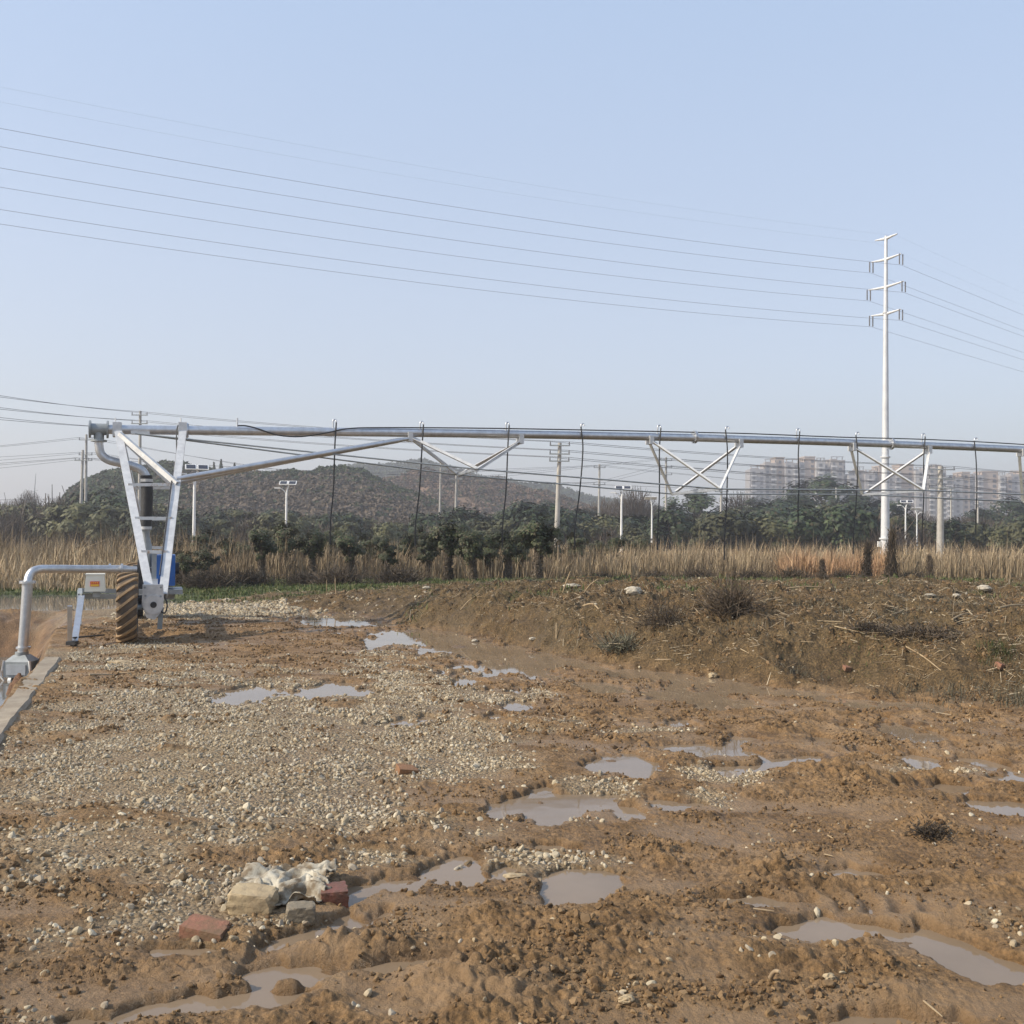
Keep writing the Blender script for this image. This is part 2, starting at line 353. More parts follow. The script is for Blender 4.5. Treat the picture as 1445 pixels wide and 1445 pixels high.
def mud_material():
    m, nt, b = newmat('wet_clay_ground'); tc = N(nt, 'ShaderNodeTexCoord').outputs['Object']
    A = lambda k: N(nt, 'ShaderNodeAttribute', attribute_name=k).outputs['Fac']
    n1 = noise(nt, .55, 5, .6, tc); n2 = noise(nt, 5, 5, .65, tc); n3 = noise(nt, 45, 4, .65, tc); n4 = noise(nt, 1.7, 4, .6, tc)
    col = ramp(nt, n2, [(.32, (.095, .055, .024)), (.5, (.215, .130, .058)), (.68, (.32, .205, .105))])
    col = mixc(nt, ramp(nt, n1, [(.42, (0, 0, 0)), (.62, (1, 1, 1))]), col, mixc(nt, .55, col, (.27, .163, .072)))
    col = mixc(nt, ramp(nt, n4, [(.52, (0, 0, 0)), (.70, (.8, .8, .8))]), col, (.29, .20, .12))
    col = mixc(nt, .55, col, mixc(nt, 1.0, col, ramp(nt, n3, [(.34, (.20, .19, .18)), (.5, (1, 1, 1)), (.68, (1.7, 1.62, 1.5))]), 'MULTIPLY'))
    col = mixc(nt, math_(nt, 'MULTIPLY', A('slick'), .8), col, mixc(nt, ramp(nt, n2, [(.35, (0, 0, 0)), (.65, (1, 1, 1))]), (.25, .158, .078), (.33, .215, .115)))
    bankc = ramp(nt, n2, [(.3, (.072, .047, .021)), (.55, (.138, .090, .041)), (.75, (.215, .148, .073))])
    bankc = mixc(nt, ramp(nt, n1, [(.45, (0, 0, 0)), (.65, (.7, .7, .7))]), bankc, (.125, .09, .045))
    bankc = mixc(nt, .8, bankc, mixc(nt, 1.0, bankc, ramp(nt, n3, [(.34, (.25, .25, .25)), (.55, (1, 1, 1)), (.72, (2.2, 2.1, 1.9))]), 'MULTIPLY'))
    col = mixc(nt, A('bank'), col, bankc)
    vor = N(nt, 'ShaderNodeTexVoronoi'); vor.inputs['Scale'].default_value = 42; nt.links.new(tc, vor.inputs['Vector'])
    gc = mixc(nt, vor.outputs['Color'], (.19, .128, .066), (.44, .345, .215))
    gf = math_(nt, 'MULTIPLY', A('gravel'), ramp(nt, n4, [(.30, (.45, .45, .45)), (.55, (.95, .95, .95))]), True)
    col = mixc(nt, gf, col, gc)
    col = mixc(nt, A('canal'), col, ramp(nt, n2, [(.3, (.14, .07, .035)), (.7, (.30, .16, .08))]))
    col = mixc(nt, A('grass'), col, ramp(nt, n3, [(.35, (.045, .06, .02)), (.6, (.085, .095, .035)), (.75, (.14, .12, .06))]))
    wet = A('wet')
    col = mixc(nt, math_(nt, 'MULTIPLY', wet, .45), col, mixc(nt, 1.0, col, (.62, .58, .55), 'MULTIPLY'))
    nt.links.new(col, b.inputs['Base Color'])
    r = math_(nt, 'SUBTRACT', math_(nt, 'SUBTRACT', ramp(nt, n4, [(.35, (.70, .70, .70)), (.65, (.95, .95, .95))]), math_(nt, 'MULTIPLY', wet, .38)), math_(nt, 'MULTIPLY', A('slick'), .20), True)
    nt.links.new(r, b.inputs['Roughness']); b.inputs['Specular IOR Level'].default_value = .28
    h = math_(nt, 'ADD', noise(nt, 38, 6, .7, tc), math_(nt, 'MULTIPLY', vor.outputs['Distance'], math_(nt, 'MULTIPLY', gf, -1.2)))
    bump(nt, b, h, 1.0, .028)
    return m
MUD = mud_material()
def water_material(name, col, col2, rough=.03):
    m, nt, b = newmat(name); tc = N(nt, 'ShaderNodeTexCoord').outputs['Object']
    nt.links.new(ramp(nt, noise(nt, 1.1, 4, .6, tc), [(.38, col), (.65, col2)]), b.inputs['Base Color'])
    b.inputs['Roughness'].default_value = rough; b.inputs['IOR'].default_value = 1.36
    bump(nt, b, noise(nt, 3.5, 2, .5, tc), .012, .05)
    return m
WATER = water_material('muddy_puddle_water', (.235, .172, .112), (.19, .138, .088))
WATER_C = water_material('canal_water', (.15, .14, .12), (.12, .115, .10))

# ------------------------------------------------------------------ ground sheet (polar grid round the camera)
da = math.radians(.068)
ang = list(np.arange(-math.radians(34), math.radians(34), da)); ang += list(np.linspace(math.radians(34), math.radians(326), 74)[:-1])
rr = [0.25, .8, 1.4, 2.0, 2.5]; r = 3.0
while r < 30: rr.append(r); r += max(.0105, .00185 * r)
while r < 4500: rr.append(r); r *= 1.035
ang = np.array(ang); rr = np.array(rr); nA, nR = len(ang), len(rr)
gx = (rr[:, None] * np.sin(ang)[None, :]).ravel(); gy = (rr[:, None] * np.cos(ang)[None, :]).ravel()
zz, pud, gzm, bk, gr, can, wb = ground(gx, gy, True)
wet = np.clip(np.clip((.035 - zz) / .06, 0, 1) * (1 - bk) + .5 * pud, 0, 1) * (gy < 24)
I = np.arange(nR - 1)[:, None] * nA; J = np.arange(nA); J2 = (J + 1) % nA
quads = np.stack([I + J, I + nA + J, I + nA + J2, I + J2], -1).reshape(-1, 4)[:, ::-1]
allv = np.c_[gx, gy, zz]; cen = len(allv); allv = np.r_[allv, [[0, 0, 0.02]]]
tri = np.c_[J, J2, np.full(nA, cen)][:, ::-1]
ap = lambda a: np.r_[a, 0]
g = mesh_np('ground', allv, [quads, tri], MUD, smooth=True, attrs=dict(bank=ap(bk * sm(40, 30, gy)), gravel=ap(gzm * (1 - bk)), grass=ap(np.maximum(gr, .35 * sm(60, 80, gy))), wet=ap(wet), slick=ap(wb * (1 - bk) * (gy < 25)), canal=ap(can)))
tag(g, kind='structure')
def sheet(name, pts, z, m):
    o = MB().add([(p[0], p[1], z) for p in pts], [tuple(range(len(pts)))]).build(name, m); tag(o, kind='structure'); return o
def kl(s, t): p = KL + U * s + V * t; return (p.x, p.y)
sheet('puddle_water', [kl(-14, .25), (14, KL.y - 14), (14, 22.6), kl(9.6, .25)], W_LEVEL, WATER)
sheet('canal_water', [kl(-14, -9), kl(-14, .05), kl(9.2, .05), kl(9.2, -9)], CANAL_Z, WATER_C)
sheet('pond_water', [(POND[0] - 5, POND[1] - 3.2), (POND[0] + 4.4, POND[1] - 3.2), (POND[0] + 4.4, POND[1] + 3.4), (POND[0] - 5, POND[1] + 3.4)], POND_Z, WATER_C)
# kerb
mb = MB(); cs = []; n = 90
for i in range(n + 1):
    s = -13 + 13.1 * i / n
    j = .012 * float(fbm(np.array([s * 1.7]), np.array([.3]), 7, 3)[0]); k = .015 * float(fbm(np.array([s * 2.3]), np.array([4.3]), 9, 3)[0])
    for t, z in ((-.005 + j, -1.3), (j, .0), (.018 + j, .045 + k), (.185 + k, .045 + j), (.21 + k, .015), (.22, -.3)):
        p = KL + U * s + V * t; cs.append((p.x, p.y, z))
fs = [(i * 6 + k, (i + 1) * 6 + k, (i + 1) * 6 + k + 1, i * 6 + k + 1) for i in range(n) for k in range(5)] + [tuple(range(n * 6, n * 6 + 6)), (5, 4, 3, 2, 1, 0)]
o = mb.add(cs, fs).build('canal_kerb', CONC); tag(o, 'weathered concrete kerb along the edge of the water channel', 'kerb')

# ------------------------------------------------------------------ gravel
def ico(sub):
    t = (1 + 5 ** .5) / 2
    v = [(-1, t, 0), (1, t, 0), (-1, -t, 0), (1, -t, 0), (0, -1, t), (0, 1, t), (0, -1, -t), (0, 1, -t), (t, 0, -1), (t, 0, 1), (-t, 0, -1), (-t, 0, 1)]
    f = [(0, 11, 5), (0, 5, 1), (0, 1, 7), (0, 7, 10), (0, 10, 11), (1, 5, 9), (5, 11, 4), (11, 10, 2), (10, 7, 6), (7, 1, 8), (3, 9, 4), (3, 4, 2), (3, 2, 6), (3, 6, 8), (3, 8, 9), (4, 9, 5), (2, 4, 11), (6, 2, 10), (8, 6, 7), (9, 8, 1)]
    v = [Vector(a).normalized() for a in v]
    for _ in range(sub):
        mid = {}; nf = []
        def m_(a, b):
            k = (min(a, b), max(a, b))
            if k not in mid: v.append(((v[a] + v[b]) / 2).normalized()); mid[k] = len(v) - 1
            return mid[k]
        for a, b, c in f:
            x, y, z = m_(a, b), m_(b, c), m_(c, a); nf += [(a, x, z), (b, y, x), (c, z, y), (x, y, z)]
        f = nf
    return np.array([tuple(a) for a in v]), np.array(f)
def rotmats(n):
    q = rng.normal(size=(n, 4)); q /= np.linalg.norm(q, axis=1)[:, None]; w, x, y, z = q.T
    return np.stack([1 - 2 * (y * y + z * z), 2 * (x * y - z * w), 2 * (x * z + y * w), 2 * (x * y + z * w), 1 - 2 * (x * x + z * z), 2 * (y * z - x * w), 2 * (x * z - y * w), 2 * (y * z + x * w), 1 - 2 * (x * x + y * y)], -1).reshape(n, 3, 3)
def scatter(shapes, P, size):
    base, f = shapes; n = len(P); R = rotmats(n); ki = rng.integers(0, len(base), n)
    sc = size[:, None] * np.stack([rng.uniform(.8, 1.35, n), rng.uniform(.65, 1.1, n), rng.uniform(.45, .85, n)], -1)
    v = np.einsum('nij,nkj->nki', R, base[ki] * sc[:, None, :]) + P[:, None, :]
    ff = f[None] + (np.arange(n) * base.shape[1])[:, None, None]
    return v.reshape(-1, 3), ff.reshape(-1, 3)
def stone_shapes(sub, k, amp):
    v, f = ico(sub); out = []
    for i in range(k):
        rr_ = rng.uniform(1 - amp, 1 + amp, len(v)); d = v * rr_[:, None]
        for _ in range(4):       # chop facets
            nn = rng.normal(size=3); nn /= np.linalg.norm(nn); h = rng.uniform(.55, .8); q = d @ nn; d = d - np.outer(np.maximum(q - h, 0), nn)
        out.append(d)
    return np.array(out), f
# candidates, uniform in world area, kept by density
n = 620000
cx = rng.uniform(-7.5, 9, n); cy = rng.uniform(3.1, 23.6, n)
keepv = np.abs(cx) < cy * .56 + .3; cx, cy = cx[keepv], cy[keepv]
z_, pu, gz_, bk_, gr_, ca_, w_ = ground(cx, cy, True)
dens = np.clip(gz_ * (.12 + .95 * sm(-.5, .40, fbm(cx / .55, cy / .4, 120, 3))), 0, 1) * (1 - pu) + .02 * (1 - bk_) * sm(-.2, .4, fbm(cx / .9, cy / .9, 130, 2)) + .012 * bk_
dens = np.where((cy > 19.3) & (gz_ > .25), .95, dens * (cy < 20.5)) * (ca_ < .05)
rx = cx - KL.x; ry = cy - KL.y; dens = dens * ((rx * V.x + ry * V.y) > .24)
k = rng.random(len(cx)) < dens
k &= (cy > 4.0) | (rng.random(len(cx)) < .8)
cx, cy, z_ = cx[k], cy[k], z_[k]
size = np.clip(np.exp(rng.normal(math.log(.0102), .42, len(cx))), .006, .034) * np.where(cy > 19.3, 2.1, np.where(cy > 9, 1.12, 1))
nearm = cy < 6.2
P = np.c_[cx, cy, z_ + size * rng.uniform(-.45, .30, len(cx))]
vs1, f1 = scatter(stone_shapes(1, 8, .10), P[nearm], size[nearm]); vs2, f2 = scatter(stone_shapes(0, 8, .18), P[~nearm], size[~nearm])
o = mesh_np('gravel', np.r_[vs1, vs2], np.r_[f1, f2 + len(vs1)], GRAVM); tag(o, 'crushed pale stone spread over the clay pad', 'gravel', kind='stuff')
print('stones', len(P), nearm.sum())
# small crumbs of clay on the mud
n = 620000; cx = rng.uniform(-7, 13, n); cy = 3.1 + 20 * rng.random(n) ** 1.7
keepv = np.abs(cx) < cy * .55 + .2; cx, cy = cx[keepv], cy[keepv]
z_, pu, gz_, bk_, gr_, ca_, w_ = ground(cx, cy, True)
k = (rng.random(len(cx)) < ((cy < 19) | (gz_ < .2)) * (.05 + .85 * sm(-.1, .5, fbm(cx / .5, cy / .35, 140, 3))) * (1 - pu) * (1 - .85 * gz_) * np.interp(cy, [3, 8], [.8, 1])) & (ca_ < .05) & (z_ > W_LEVEL + .004)
rx = cx - KL.x; ry = cy - KL.y; k &= (rx * V.x + ry * V.y) > .24
cx, cy, z_, bk_ = cx[k], cy[k], z_[k], bk_[k]; size = np.clip(np.exp(rng.normal(math.log(.0060), .55, len(cx))), .0025, .022) * np.where(cy > 8, 1.5, 1)
nearm = cy < 5.2; P = np.c_[cx, cy, z_ + size * .2]
vs1, f1 = scatter(stone_shapes(1, 8, .25), P[nearm], size[nearm]); vs2, f2 = scatter(stone_shapes(0, 8, .28), P[~nearm], size[~nearm]); vs1 = np.r_[vs1, vs2]; f1 = np.r_[f1, f2 + (len(vs1) - len(vs2))]
CRUMB = leafy('clay_crumb', [(.105, .062, .029), (.17, .103, .047), (.24, .155, .077), (.065, .040, .020)], .75, obj_var=0)
o = mesh_np('clay_crumbs', vs1, f1, CRUMB); tag(o, 'loose brown clay crumbs on the churned mud', 'mud', kind='stuff')
print('crumbs', len(cx))

# ------------------------------------------------------------------ cards (leaves, blades)
def unit(a): return a / np.maximum(np.linalg.norm(a, axis=-1, keepdims=True), 1e-6)
def leaves(P, Nrm, a, b):                # rhombic leaves
    n = len(P); T = unit(np.cross(Nrm, rng.normal(size=(n, 3)))); B = np.cross(Nrm, T)
    a = np.broadcast_to(a, n)[:, None]; b = np.broadcast_to(b, n)[:, None]
    v = np.stack([P - T * a, P - B * b, P + T * a, P + B * b], 1).reshape(-1, 3)
    return v, np.arange(4 * n).reshape(-1, 4)
def blades(P, h, w, lean, curve=.3):     # tapered upright blades, 2 segments, 5 verts
    n = len(P); th = rng.uniform(0, 2 * np.pi, n); d = np.c_[np.cos(th), np.sin(th), np.zeros(n)]; sd = np.c_[-np.sin(th + rng.normal(0, .8, n)), np.cos(th), np.zeros(n)]
    sd = unit(sd); L = rng.normal(0, lean, n)[:, None]; z = np.array([[0, 0, 1.]])
    w = np.broadcast_to(w, n)[:, None]; h = h[:, None]
    m = P + z * h * .55 + d * h * L * .4; t = P + z * h * (1 - np.abs(L) * .3) + d * h * (L + curve * np.abs(rng.normal(size=(n, 1))) * .35)
    v = np.stack([P - sd * w, P + sd * w, m + sd * w * .8, m - sd * w * .8, t], 1).reshape(-1, 3)
    k = np.arange(n)[:, None] * 5
    return v, [np.c_[k, k + 1, k + 2, k + 3], np.c_[k + 3, k + 2, k + 4]]
def sticks(P, D, L, w):                  # thin triangular-section bits lying about
    n = len(P); D = unit(D); T = unit(np.cross(D, rng.normal(size=(n, 3)))); B = np.cross(D, T); L = L[:, None] / 2; w = np.broadcast_to(w, n)[:, None]
    v = np.stack([P - D * L + T * w, P - D * L - T * w * .5 + B * w * .8, P - D * L - T * w * .5 - B * w * .8, P + D * L + T * w * .7, P + D * L - T * w * .35 + B * w * .6, P + D * L - T * w * .35 - B * w * .6], 1).reshape(-1, 3)
    k = np.arange(n)[:, None] * 6
    return v, np.concatenate([np.c_[k, k + 1, k + 4, k + 3], np.c_[k + 1, k + 2, k + 5, k + 4], np.c_[k + 2, k, k + 3, k + 5]])
def clumpy(rad, ncl, nper, cr, hollow=.45, flat=0.0):
    """leaf positions and outward normals in an uneven ellipsoid crown of clumps, centred at the origin"""
    d = unit(rng.normal(size=(ncl, 3))); rr_ = rng.uniform(hollow, 1, ncl)[:, None] ** .6
    c = d * rr_ * np.array(rad) * (1 - cr * .5)
    cs_ = cr * rng.uniform(.55, 1.3, ncl) * np.mean(rad)
    P = c[:, None] + unit(rng.normal(size=(ncl, nper, 3))) * (cs_[:, None, None] * rng.random((ncl, nper, 1)) ** .45) * np.array([1, 1, .8])
    Nn = unit((P - c[:, None]) + .6 * c[:, None] / np.mean(rad) + rng.normal(0, .35, size=P.shape) * cs_[:, None, None] + np.array([0, 0, .3]))
    return P.reshape(-1, 3), Nn.reshape(-1, 3)

# reeds
def reeds(name, n, fx, ylo, yhi, hgt, mat, label, wmin=.006, wmax=.013):
    px = rng.uniform(*fx, n); yy = rng.uniform(ylo, yhi, n); x = (px - 722.5) / F * yy
    keep = rng.random(n) < .45 + .9 * sm(-.4, .4, fbm(x / 1.5, yy / 1.5, 200, 3)); x, yy = x[keep], yy[keep]
    z = ground(x, yy); h = hgt(x, yy) * rng.uniform(.30, 1.15, len(x)) ** .8 * np.clip(1 + .75 * fbm(x / .7, yy / .9, 210, 3), .25, 1.7)
    v, f = blades(np.c_[x, yy, z - .03], h, rng.uniform(wmin, wmax, len(x)) * np.where(rng.random(len(x)) < .12, 1.9, 1), .34)
    o = mesh_np(name, v, f, mat); tag(o, label, 'reeds', kind='stuff'); return o
hr = lambda x, y: np.interp(x, [-20, -12, -8, 0, 8, 18], [1.30, 1.35, 1.15, 1.05, 1.08, 1.0])
reeds('reeds', 52000, (-180, 1640), 34.5, 41, hr, REED, 'dry tan reeds standing behind the row of young trees')
reeds('reeds', 22000, (-180, 1640), 42, 62, lambda x, y: np.interp(y, [42, 50, 62], [1.0, 1.05, 1.05]), REED, 'thinner dry reeds farther back before the shrub belt')
reeds('reeds', 9000, (1100, 1250), 33, 36.5, lambda x, y: np.full_like(x, .85), REED_R, 'russet dry reeds left of the steel power pole')
reeds('reeds', 9000, (-120, 230), 27, 34, lambda x, y: np.interp(y, [27, 31, 34], [.45, 1.0, 1.2]), REED, 'tall dry reeds behind the pond at the water channel')
# grass
n = 120000; yy = rng.uniform(15.5, 36, n); x = rng.uniform(-.62, .62, n) * yy
z, a1, a2, b3, gg, cc, ww = ground(x, yy, True)
k = rng.random(n) < gg * 1.0; x, yy, z = x[k], yy[k], z[k]
v, f = blades(np.c_[x, yy, z - .01], rng.uniform(.05, .14, len(x)), rng.uniform(.006, .014, len(x)), .5)
o = mesh_np('grass', v, f, GRASS); tag(o, 'short green grass strip before the reeds', 'grass', kind='stuff')
# straw litter and dry weeds on the bank
n = 130000; yy = 9 + 19 * rng.random(n) ** 1.3; x = rng.uniform(-.35, .62, n) * yy
z, a1, a2, b3, gg, cc, ww = ground(x, yy, True); k = rng.random(n) < (b3 * .40 + .012) * (a1 < .3) * sm(-.5, .5, fbm(x / .8, yy / .8, 220, 3)); x, yy, z = x[k], yy[k], z[k]
D = np.c_[rng.normal(size=(len(x), 2)), rng.normal(0, .35, len(x))]
v, f = sticks(np.c_[x, yy, z + .012], D, np.exp(rng.normal(math.log(.085), .65, len(x))), rng.uniform(.0018, .0050, len(x)))
o = mesh_np('straw', v, f, LITTER); tag(o, 'broken straw and plant bits strewn on the earth bank', 'straw', kind='stuff')
n = 70000; yy = 9.5 + 16 * rng.random(n) ** 1.2; x = rng.uniform(-.1, .62, n) * yy
z, a1, a2, b3, gg, cc, ww = ground(x, yy, True); k = rng.random(n) < b3 * sm(.05, .5, fbm(x / 1.1, yy / .9, 230, 3)); x, yy, z = x[k], yy[k], z[k]
v, f = blades(np.c_[x, yy, z - .01], rng.uniform(.03, .15, len(x)), rng.uniform(.0015, .004, len(x)), 1.0)
o = mesh_np('dry_weeds', v, f, WEED); tag(o, 'low withered weeds growing over the earth bank', 'weeds', kind='stuff')

# ------------------------------------------------------------------ plants
def make_crown(name, rad, ncl, nper, cr, leaf, mat, parent, z, hollow=.4):
    P, Nn = clumpy(rad, ncl, nper, cr, hollow); P[:, 2] += z
    v, f = leaves(P, Nn, leaf * rng.uniform(.7, 1.4, len(P)), leaf * .55 * rng.uniform(.7, 1.3, len(P))); return mesh_np(name, v, f, mat, parent)
def make_trunk(parent, h, r, bend=.1, limbs=5, crownz=.6, spread=.5, m=None):
    mb = MB(); pts = [Vector((bend * h * math.sin(t * 2.2) * .3, bend * h * math.sin(t * 3.1) * .2, h * t)) for t in (-.04, .1, .3, .55, .8, 1)]
    mb.tube(smooth_path(pts, 3), [r * (1.35 - .9 * i / 15) * (1.4 if i < 2 else 1) for i in range(16)], 8)
    for i in range(limbs):
        a = i * 2.4 + .7; b = pts[3].lerp(pts[5], i / max(1, limbs)); e = b + Vector((math.cos(a) * spread, math.sin(a) * spread, spread * 1.1))
        mb.tube([b, b.lerp(e, .5) + Vector((0, 0, .08 * spread)), e], [r * .4, r * .28, r * .12], 6)
    return mb.build('trunk', m or BARK, parent)
# young trees with creeper-wrapped trunks (kinds)
def young(seed):
    t = empty('young_tree'); make_trunk(t, 1.5, .055, .12, 6, .6, .45)
    make_crown('crown', (.84, .82, .86), 38, 85, .29, .050, LEAF_Y, t, 1.52, .12)
    n = 1300; zz_ = rng.random(n) ** 1.3 * 1.35; rad = .09 + .10 * np.exp(-zz_ * 2.2) + .06 * rng.random(n); th = rng.uniform(0, 6.28, n)
    P = np.c_[rad * np.cos(th), rad * np.sin(th), zz_]; Nn = unit(np.c_[np.cos(th), np.sin(th), rng.normal(0, .4, n)])
    v, f = leaves(P, Nn, .045, .02); mesh_np('creeper', v, f, CREEP, t)
    return t
YT = [young(i) for i in range(4)]; used = [False] * 4
TRL = [(262,775,812,30),(293,770,826,30),(368,742,815,34),(440,742,812,34),(398,735,806,36),(545,755,815,34),(497,752,812,35),(632,728,822,32),(668,748,826,31.5),(605,745,812,35),(716,742,823,32),(757,722,832,30),(690,752,814,35),(735,756,815,35),(320,752,812,37),(345,760,815,38),(460,750,812,38),(520,750,812,38),(575,748,812,38),(650,758,812,38),(775,755,812,38),(815,752,812,39),(845,755,812,40),(425,757,815,39),(240,752,812,38),(285,748,812,39),(380,752,812,38),(475,745,812,40),(535,748,812,40),(590,744,812,40),(615,750,812,41),(675,742,812,40),(700,738,812,41),(740,740,812,40),(865,752,812,41),(905,755,812,41)]
for i, (px, yt, yb, Y) in enumerate(TRL):
    k = i % 4; o = YT[k] if not used[k] else copy_tree(YT[k]); used[k] = True
    p = at(px, yb, Y); p.z = gz_at(p.x, p.y); top = at(px, yt, Y).z; s = (top - p.z) / 2.25 * random.uniform(.90, 1.06)
    o.location = p; o.scale = (s * random.uniform(.9, 1.1), s, s); o.rotation_euler = (random.uniform(-.05, .05), random.uniform(-.08, .08), random.uniform(0, 6.28))
    tag(o, 'young evergreen tree with creeper-wrapped trunk standing in the row before the reeds', 'tree', 'young trees in front of the reeds')
# creeper-covered stumps on the right
def stump():
    t = empty('dead_stump'); make_trunk(t, 1.15, .05, .15, 3, .6, .18)
    n = 1100; zz_ = rng.random(n) * 1.2; zz_ = zz_ ** 1.5; rad = (.04 + .16 * np.exp(-zz_ * 2.2)) * (.4 + rng.random(n)) + .10 * rng.random(n) ** 4; th = rng.uniform(0, 6.28, n)
    v, f = sticks(np.c_[rad * np.cos(th), rad * np.sin(th), zz_], np.c_[rng.normal(0, .35, n), rng.normal(0, .35, n), np.ones(n)], rng.uniform(.06, .28, n), .006); mesh_np('creeper', v, f, CREEP, t); return t
ST = stump()
for i, (px, h, Y, lab) in enumerate([(1222, 1.05, 31, 'creeper-covered dead stump leftmost of those by the power pole'), (1258, 1.3, 30, 'tall creeper-covered dead stump in front of the steel power pole'), (1314, .72, 31, 'short thin dead stump right of the steel power pole'), (1160, .6, 31, 'low creeper-covered stump before the russet reeds')]):
    o = ST if i == 0 else copy_tree(ST); x = (px - 722.5) / F * Y; o.location = (x, Y, gz_at(x, Y)); o.scale = (.75 if h < .8 else 1.1, .75 if h < .8 else 1.1, h / 1.15); o.rotation_euler = (0, .06 * (-1) ** i, i * 1.3)
    tag(o, lab, 'stump', 'dead stumps by the power pole')
# brown brush mounds
def brush(name, r, h, n, mat, w=.006, L=.25):
    P = rng.normal(0, .42, size=(n, 3)) * np.array([r, r, h]); P[:, 2] = np.abs(P[:, 2]); D = unit(P + rng.normal(0, .5, size=P.shape) * r + np.array([0, 0, .25 * r]))
    v, f = sticks(P, D, L * rng.uniform(.5, 1.6, n), w); return mesh_np(name, v, f, mat)
BR = brush('dead_bush', .75, .5, 1600, CREEP, .008, .28)
for i, (px, Y, s) in enumerate([(565,29,.95),(478,30,1.0),(298,29,1.0),(1118,30,.8),(1062,30,.7),(985,30,.8),(925,31,.7),(850,31,.6),(240,31,1.0),(355,31,.9),(430,31,.8),(1290,30,.6),(1190,30,.7)]):
    o = BR if i == 0 else BR.copy()
    if i: C.objects.link(o)
    x = (px - 722.5) / F * Y; o.location = (x, Y, gz_at(x, Y) - .02); o.scale = (s, s, s); o.rotation_euler = (0, 0, i * 1.1)
    tag(o, 'low dead brown bush at the foot of the reeds', 'bush', 'dead brown bushes before the reeds')
def place_brush(nm, px, py, r, h, n, mat, w, L, lab, cat):
    p = hit(px, py); o = brush(nm, r, h, n, mat, w, L); o.location = p - Vector((0, 0, .03)); tag(o, lab, cat); return o
place_brush('brush_pile', 1030, 862, .40, .42, 800, CREEP, .004, .24, 'twiggy heap of cut dead branches on the bank crest', 'brush pile')
place_brush('weed_clump', 878, 912, .30, .15, 500, WEED, .005, .16, 'grey-green withered weed clump at the bank foot beside the water', 'weed')
place_brush('weed_clump', 935, 880, .35, .30, 260, CREEP, .003, .24, 'thin dark twiggy weed clump on the bank below the white stone', 'weed')
place_brush('weed_clump', 1315, 1178, .13, .07, 900, CREEP, .0035, .018, 'dark muddy root tuft standing out of the open mud', 'weed')
place_brush('weed_clump', 1225, 890, .24, .09, 300, CREEP, .005, .10, 'blackened weed clump on the upper bank, smaller of two', 'weed')
place_brush('weed_clump', 1300, 892, .42, .10, 500, CREEP, .005, .11, 'blackened spreading weed clump on the upper bank, wider of two', 'weed')
def tuft(px, py, n, r, h, mat, lab):
    p = hit(px, py); P = np.c_[rng.normal(0, r * .5, (n, 2)), np.zeros(n)]; P[:, 2] = ground(p.x + P[:, 0], p.y + P[:, 1]) - p.z; v, f = blades(P, rng.uniform(.3, 1.2, n) * h, rng.uniform(.0015, .0035, n), 1.1)
    o = mesh_np('grass_tuft', v, f, mat); o.location = p - Vector((0, 0, .02)); tag(o, lab, 'grass')
tuft(1405, 925, 260, .20, .17, GRASS, 'green and straw grass tuft on the bank above the brick piece')
tuft(1215, 930, 220, .30, .08, GRASS, 'flat bright green grass patch low on the bank')
tuft(1335, 985, 200, .30, .16, WEED, 'straggly pale dry grass tuft at the bank foot')
tuft(1440, 995, 200, .25, .2, WEED, 'straggly dry grass tuft at the bank foot by the frame edge')
tuft(1120, 950, 160, .30, .12, WEED, 'thin dry grass tuft at the bank foot beside the moat water')

# hedge belt and far trees
def shrub(mat, nm, leaf=.17):
    o = empty(nm); make_crown('foliage', (1.9, 1.6, 1.5), 34, 80, .36, leaf, mat, o, 1.35, .35); 
    mb = MB()
    for i in range(5):
        a = i * 1.26; mb.tube([(0.1 * math.cos(a), .1 * math.sin(a), -.1), (.5 * math.cos(a), .5 * math.sin(a), .9), (1.0 * math.cos(a), 1.0 * math.sin(a), 1.9)], [.06, .045, .02], 5)
    mb.build('stem', BARK, o); return o
def twiggy(nm):
    o = empty(nm); n = 2200; P = rng.normal(0, .5, size=(n, 3)) * np.array([1.5, 1.3, 1.0]); P[:, 2] = np.abs(P[:, 2]) * 1.3 + .2 * rng.random(n)
    D = unit(P * np.array([.5, .5, .4]) + rng.normal(0, .5, size=P.shape) + np.array([0, 0, .9])); v, f = sticks(P, D, rng.uniform(.4, 1.3, n), rng.uniform(.012, .03, n)); mesh_np('branches', v, f, LEAF_B, o)
    return o
KINDS = {'g': [shrub(LEAF, 'evergreen_shrub') for _ in range(4)], 'o': [shrub(LEAF_O, 'olive_shrub') for _ in range(3)], 'b': [twiggy('bare_shrub') for _ in range(3)]}
LAB = {'g': 'dense dark evergreen shrub in the belt beyond the reeds', 'o': 'olive green shrub in the belt beyond the reeds', 'b': 'bare brown twiggy shrub in the belt beyond the reeds'}
first = {}
def put(kind, k, loc, sc, lab, cat, group, rz):
    src = KINDS[kind][k % len(KINDS[kind])]
    o = src if src.name not in first else copy_tree(src); first[src.name] = 1
    o.location = loc; o.scale = sc; o.rotation_euler = (0, 0, rz); tag(o, lab, cat, group); return o
TX = [-60, 20, 60, 100, 140, 180, 240, 300, 350, 395, 420, 480, 560, 640, 700, 760, 800, 860, 900, 960, 1050, 1130, 1200, 1260, 1330, 1400, 1500]
TY = [728, 724, 728, 712, 708, 722, 728, 742, 732, 728, 742, 745, 742, 738, 738, 728, 742, 740, 742, 745, 745, 742, 742, 748, 757, 757, 755]
i = 0
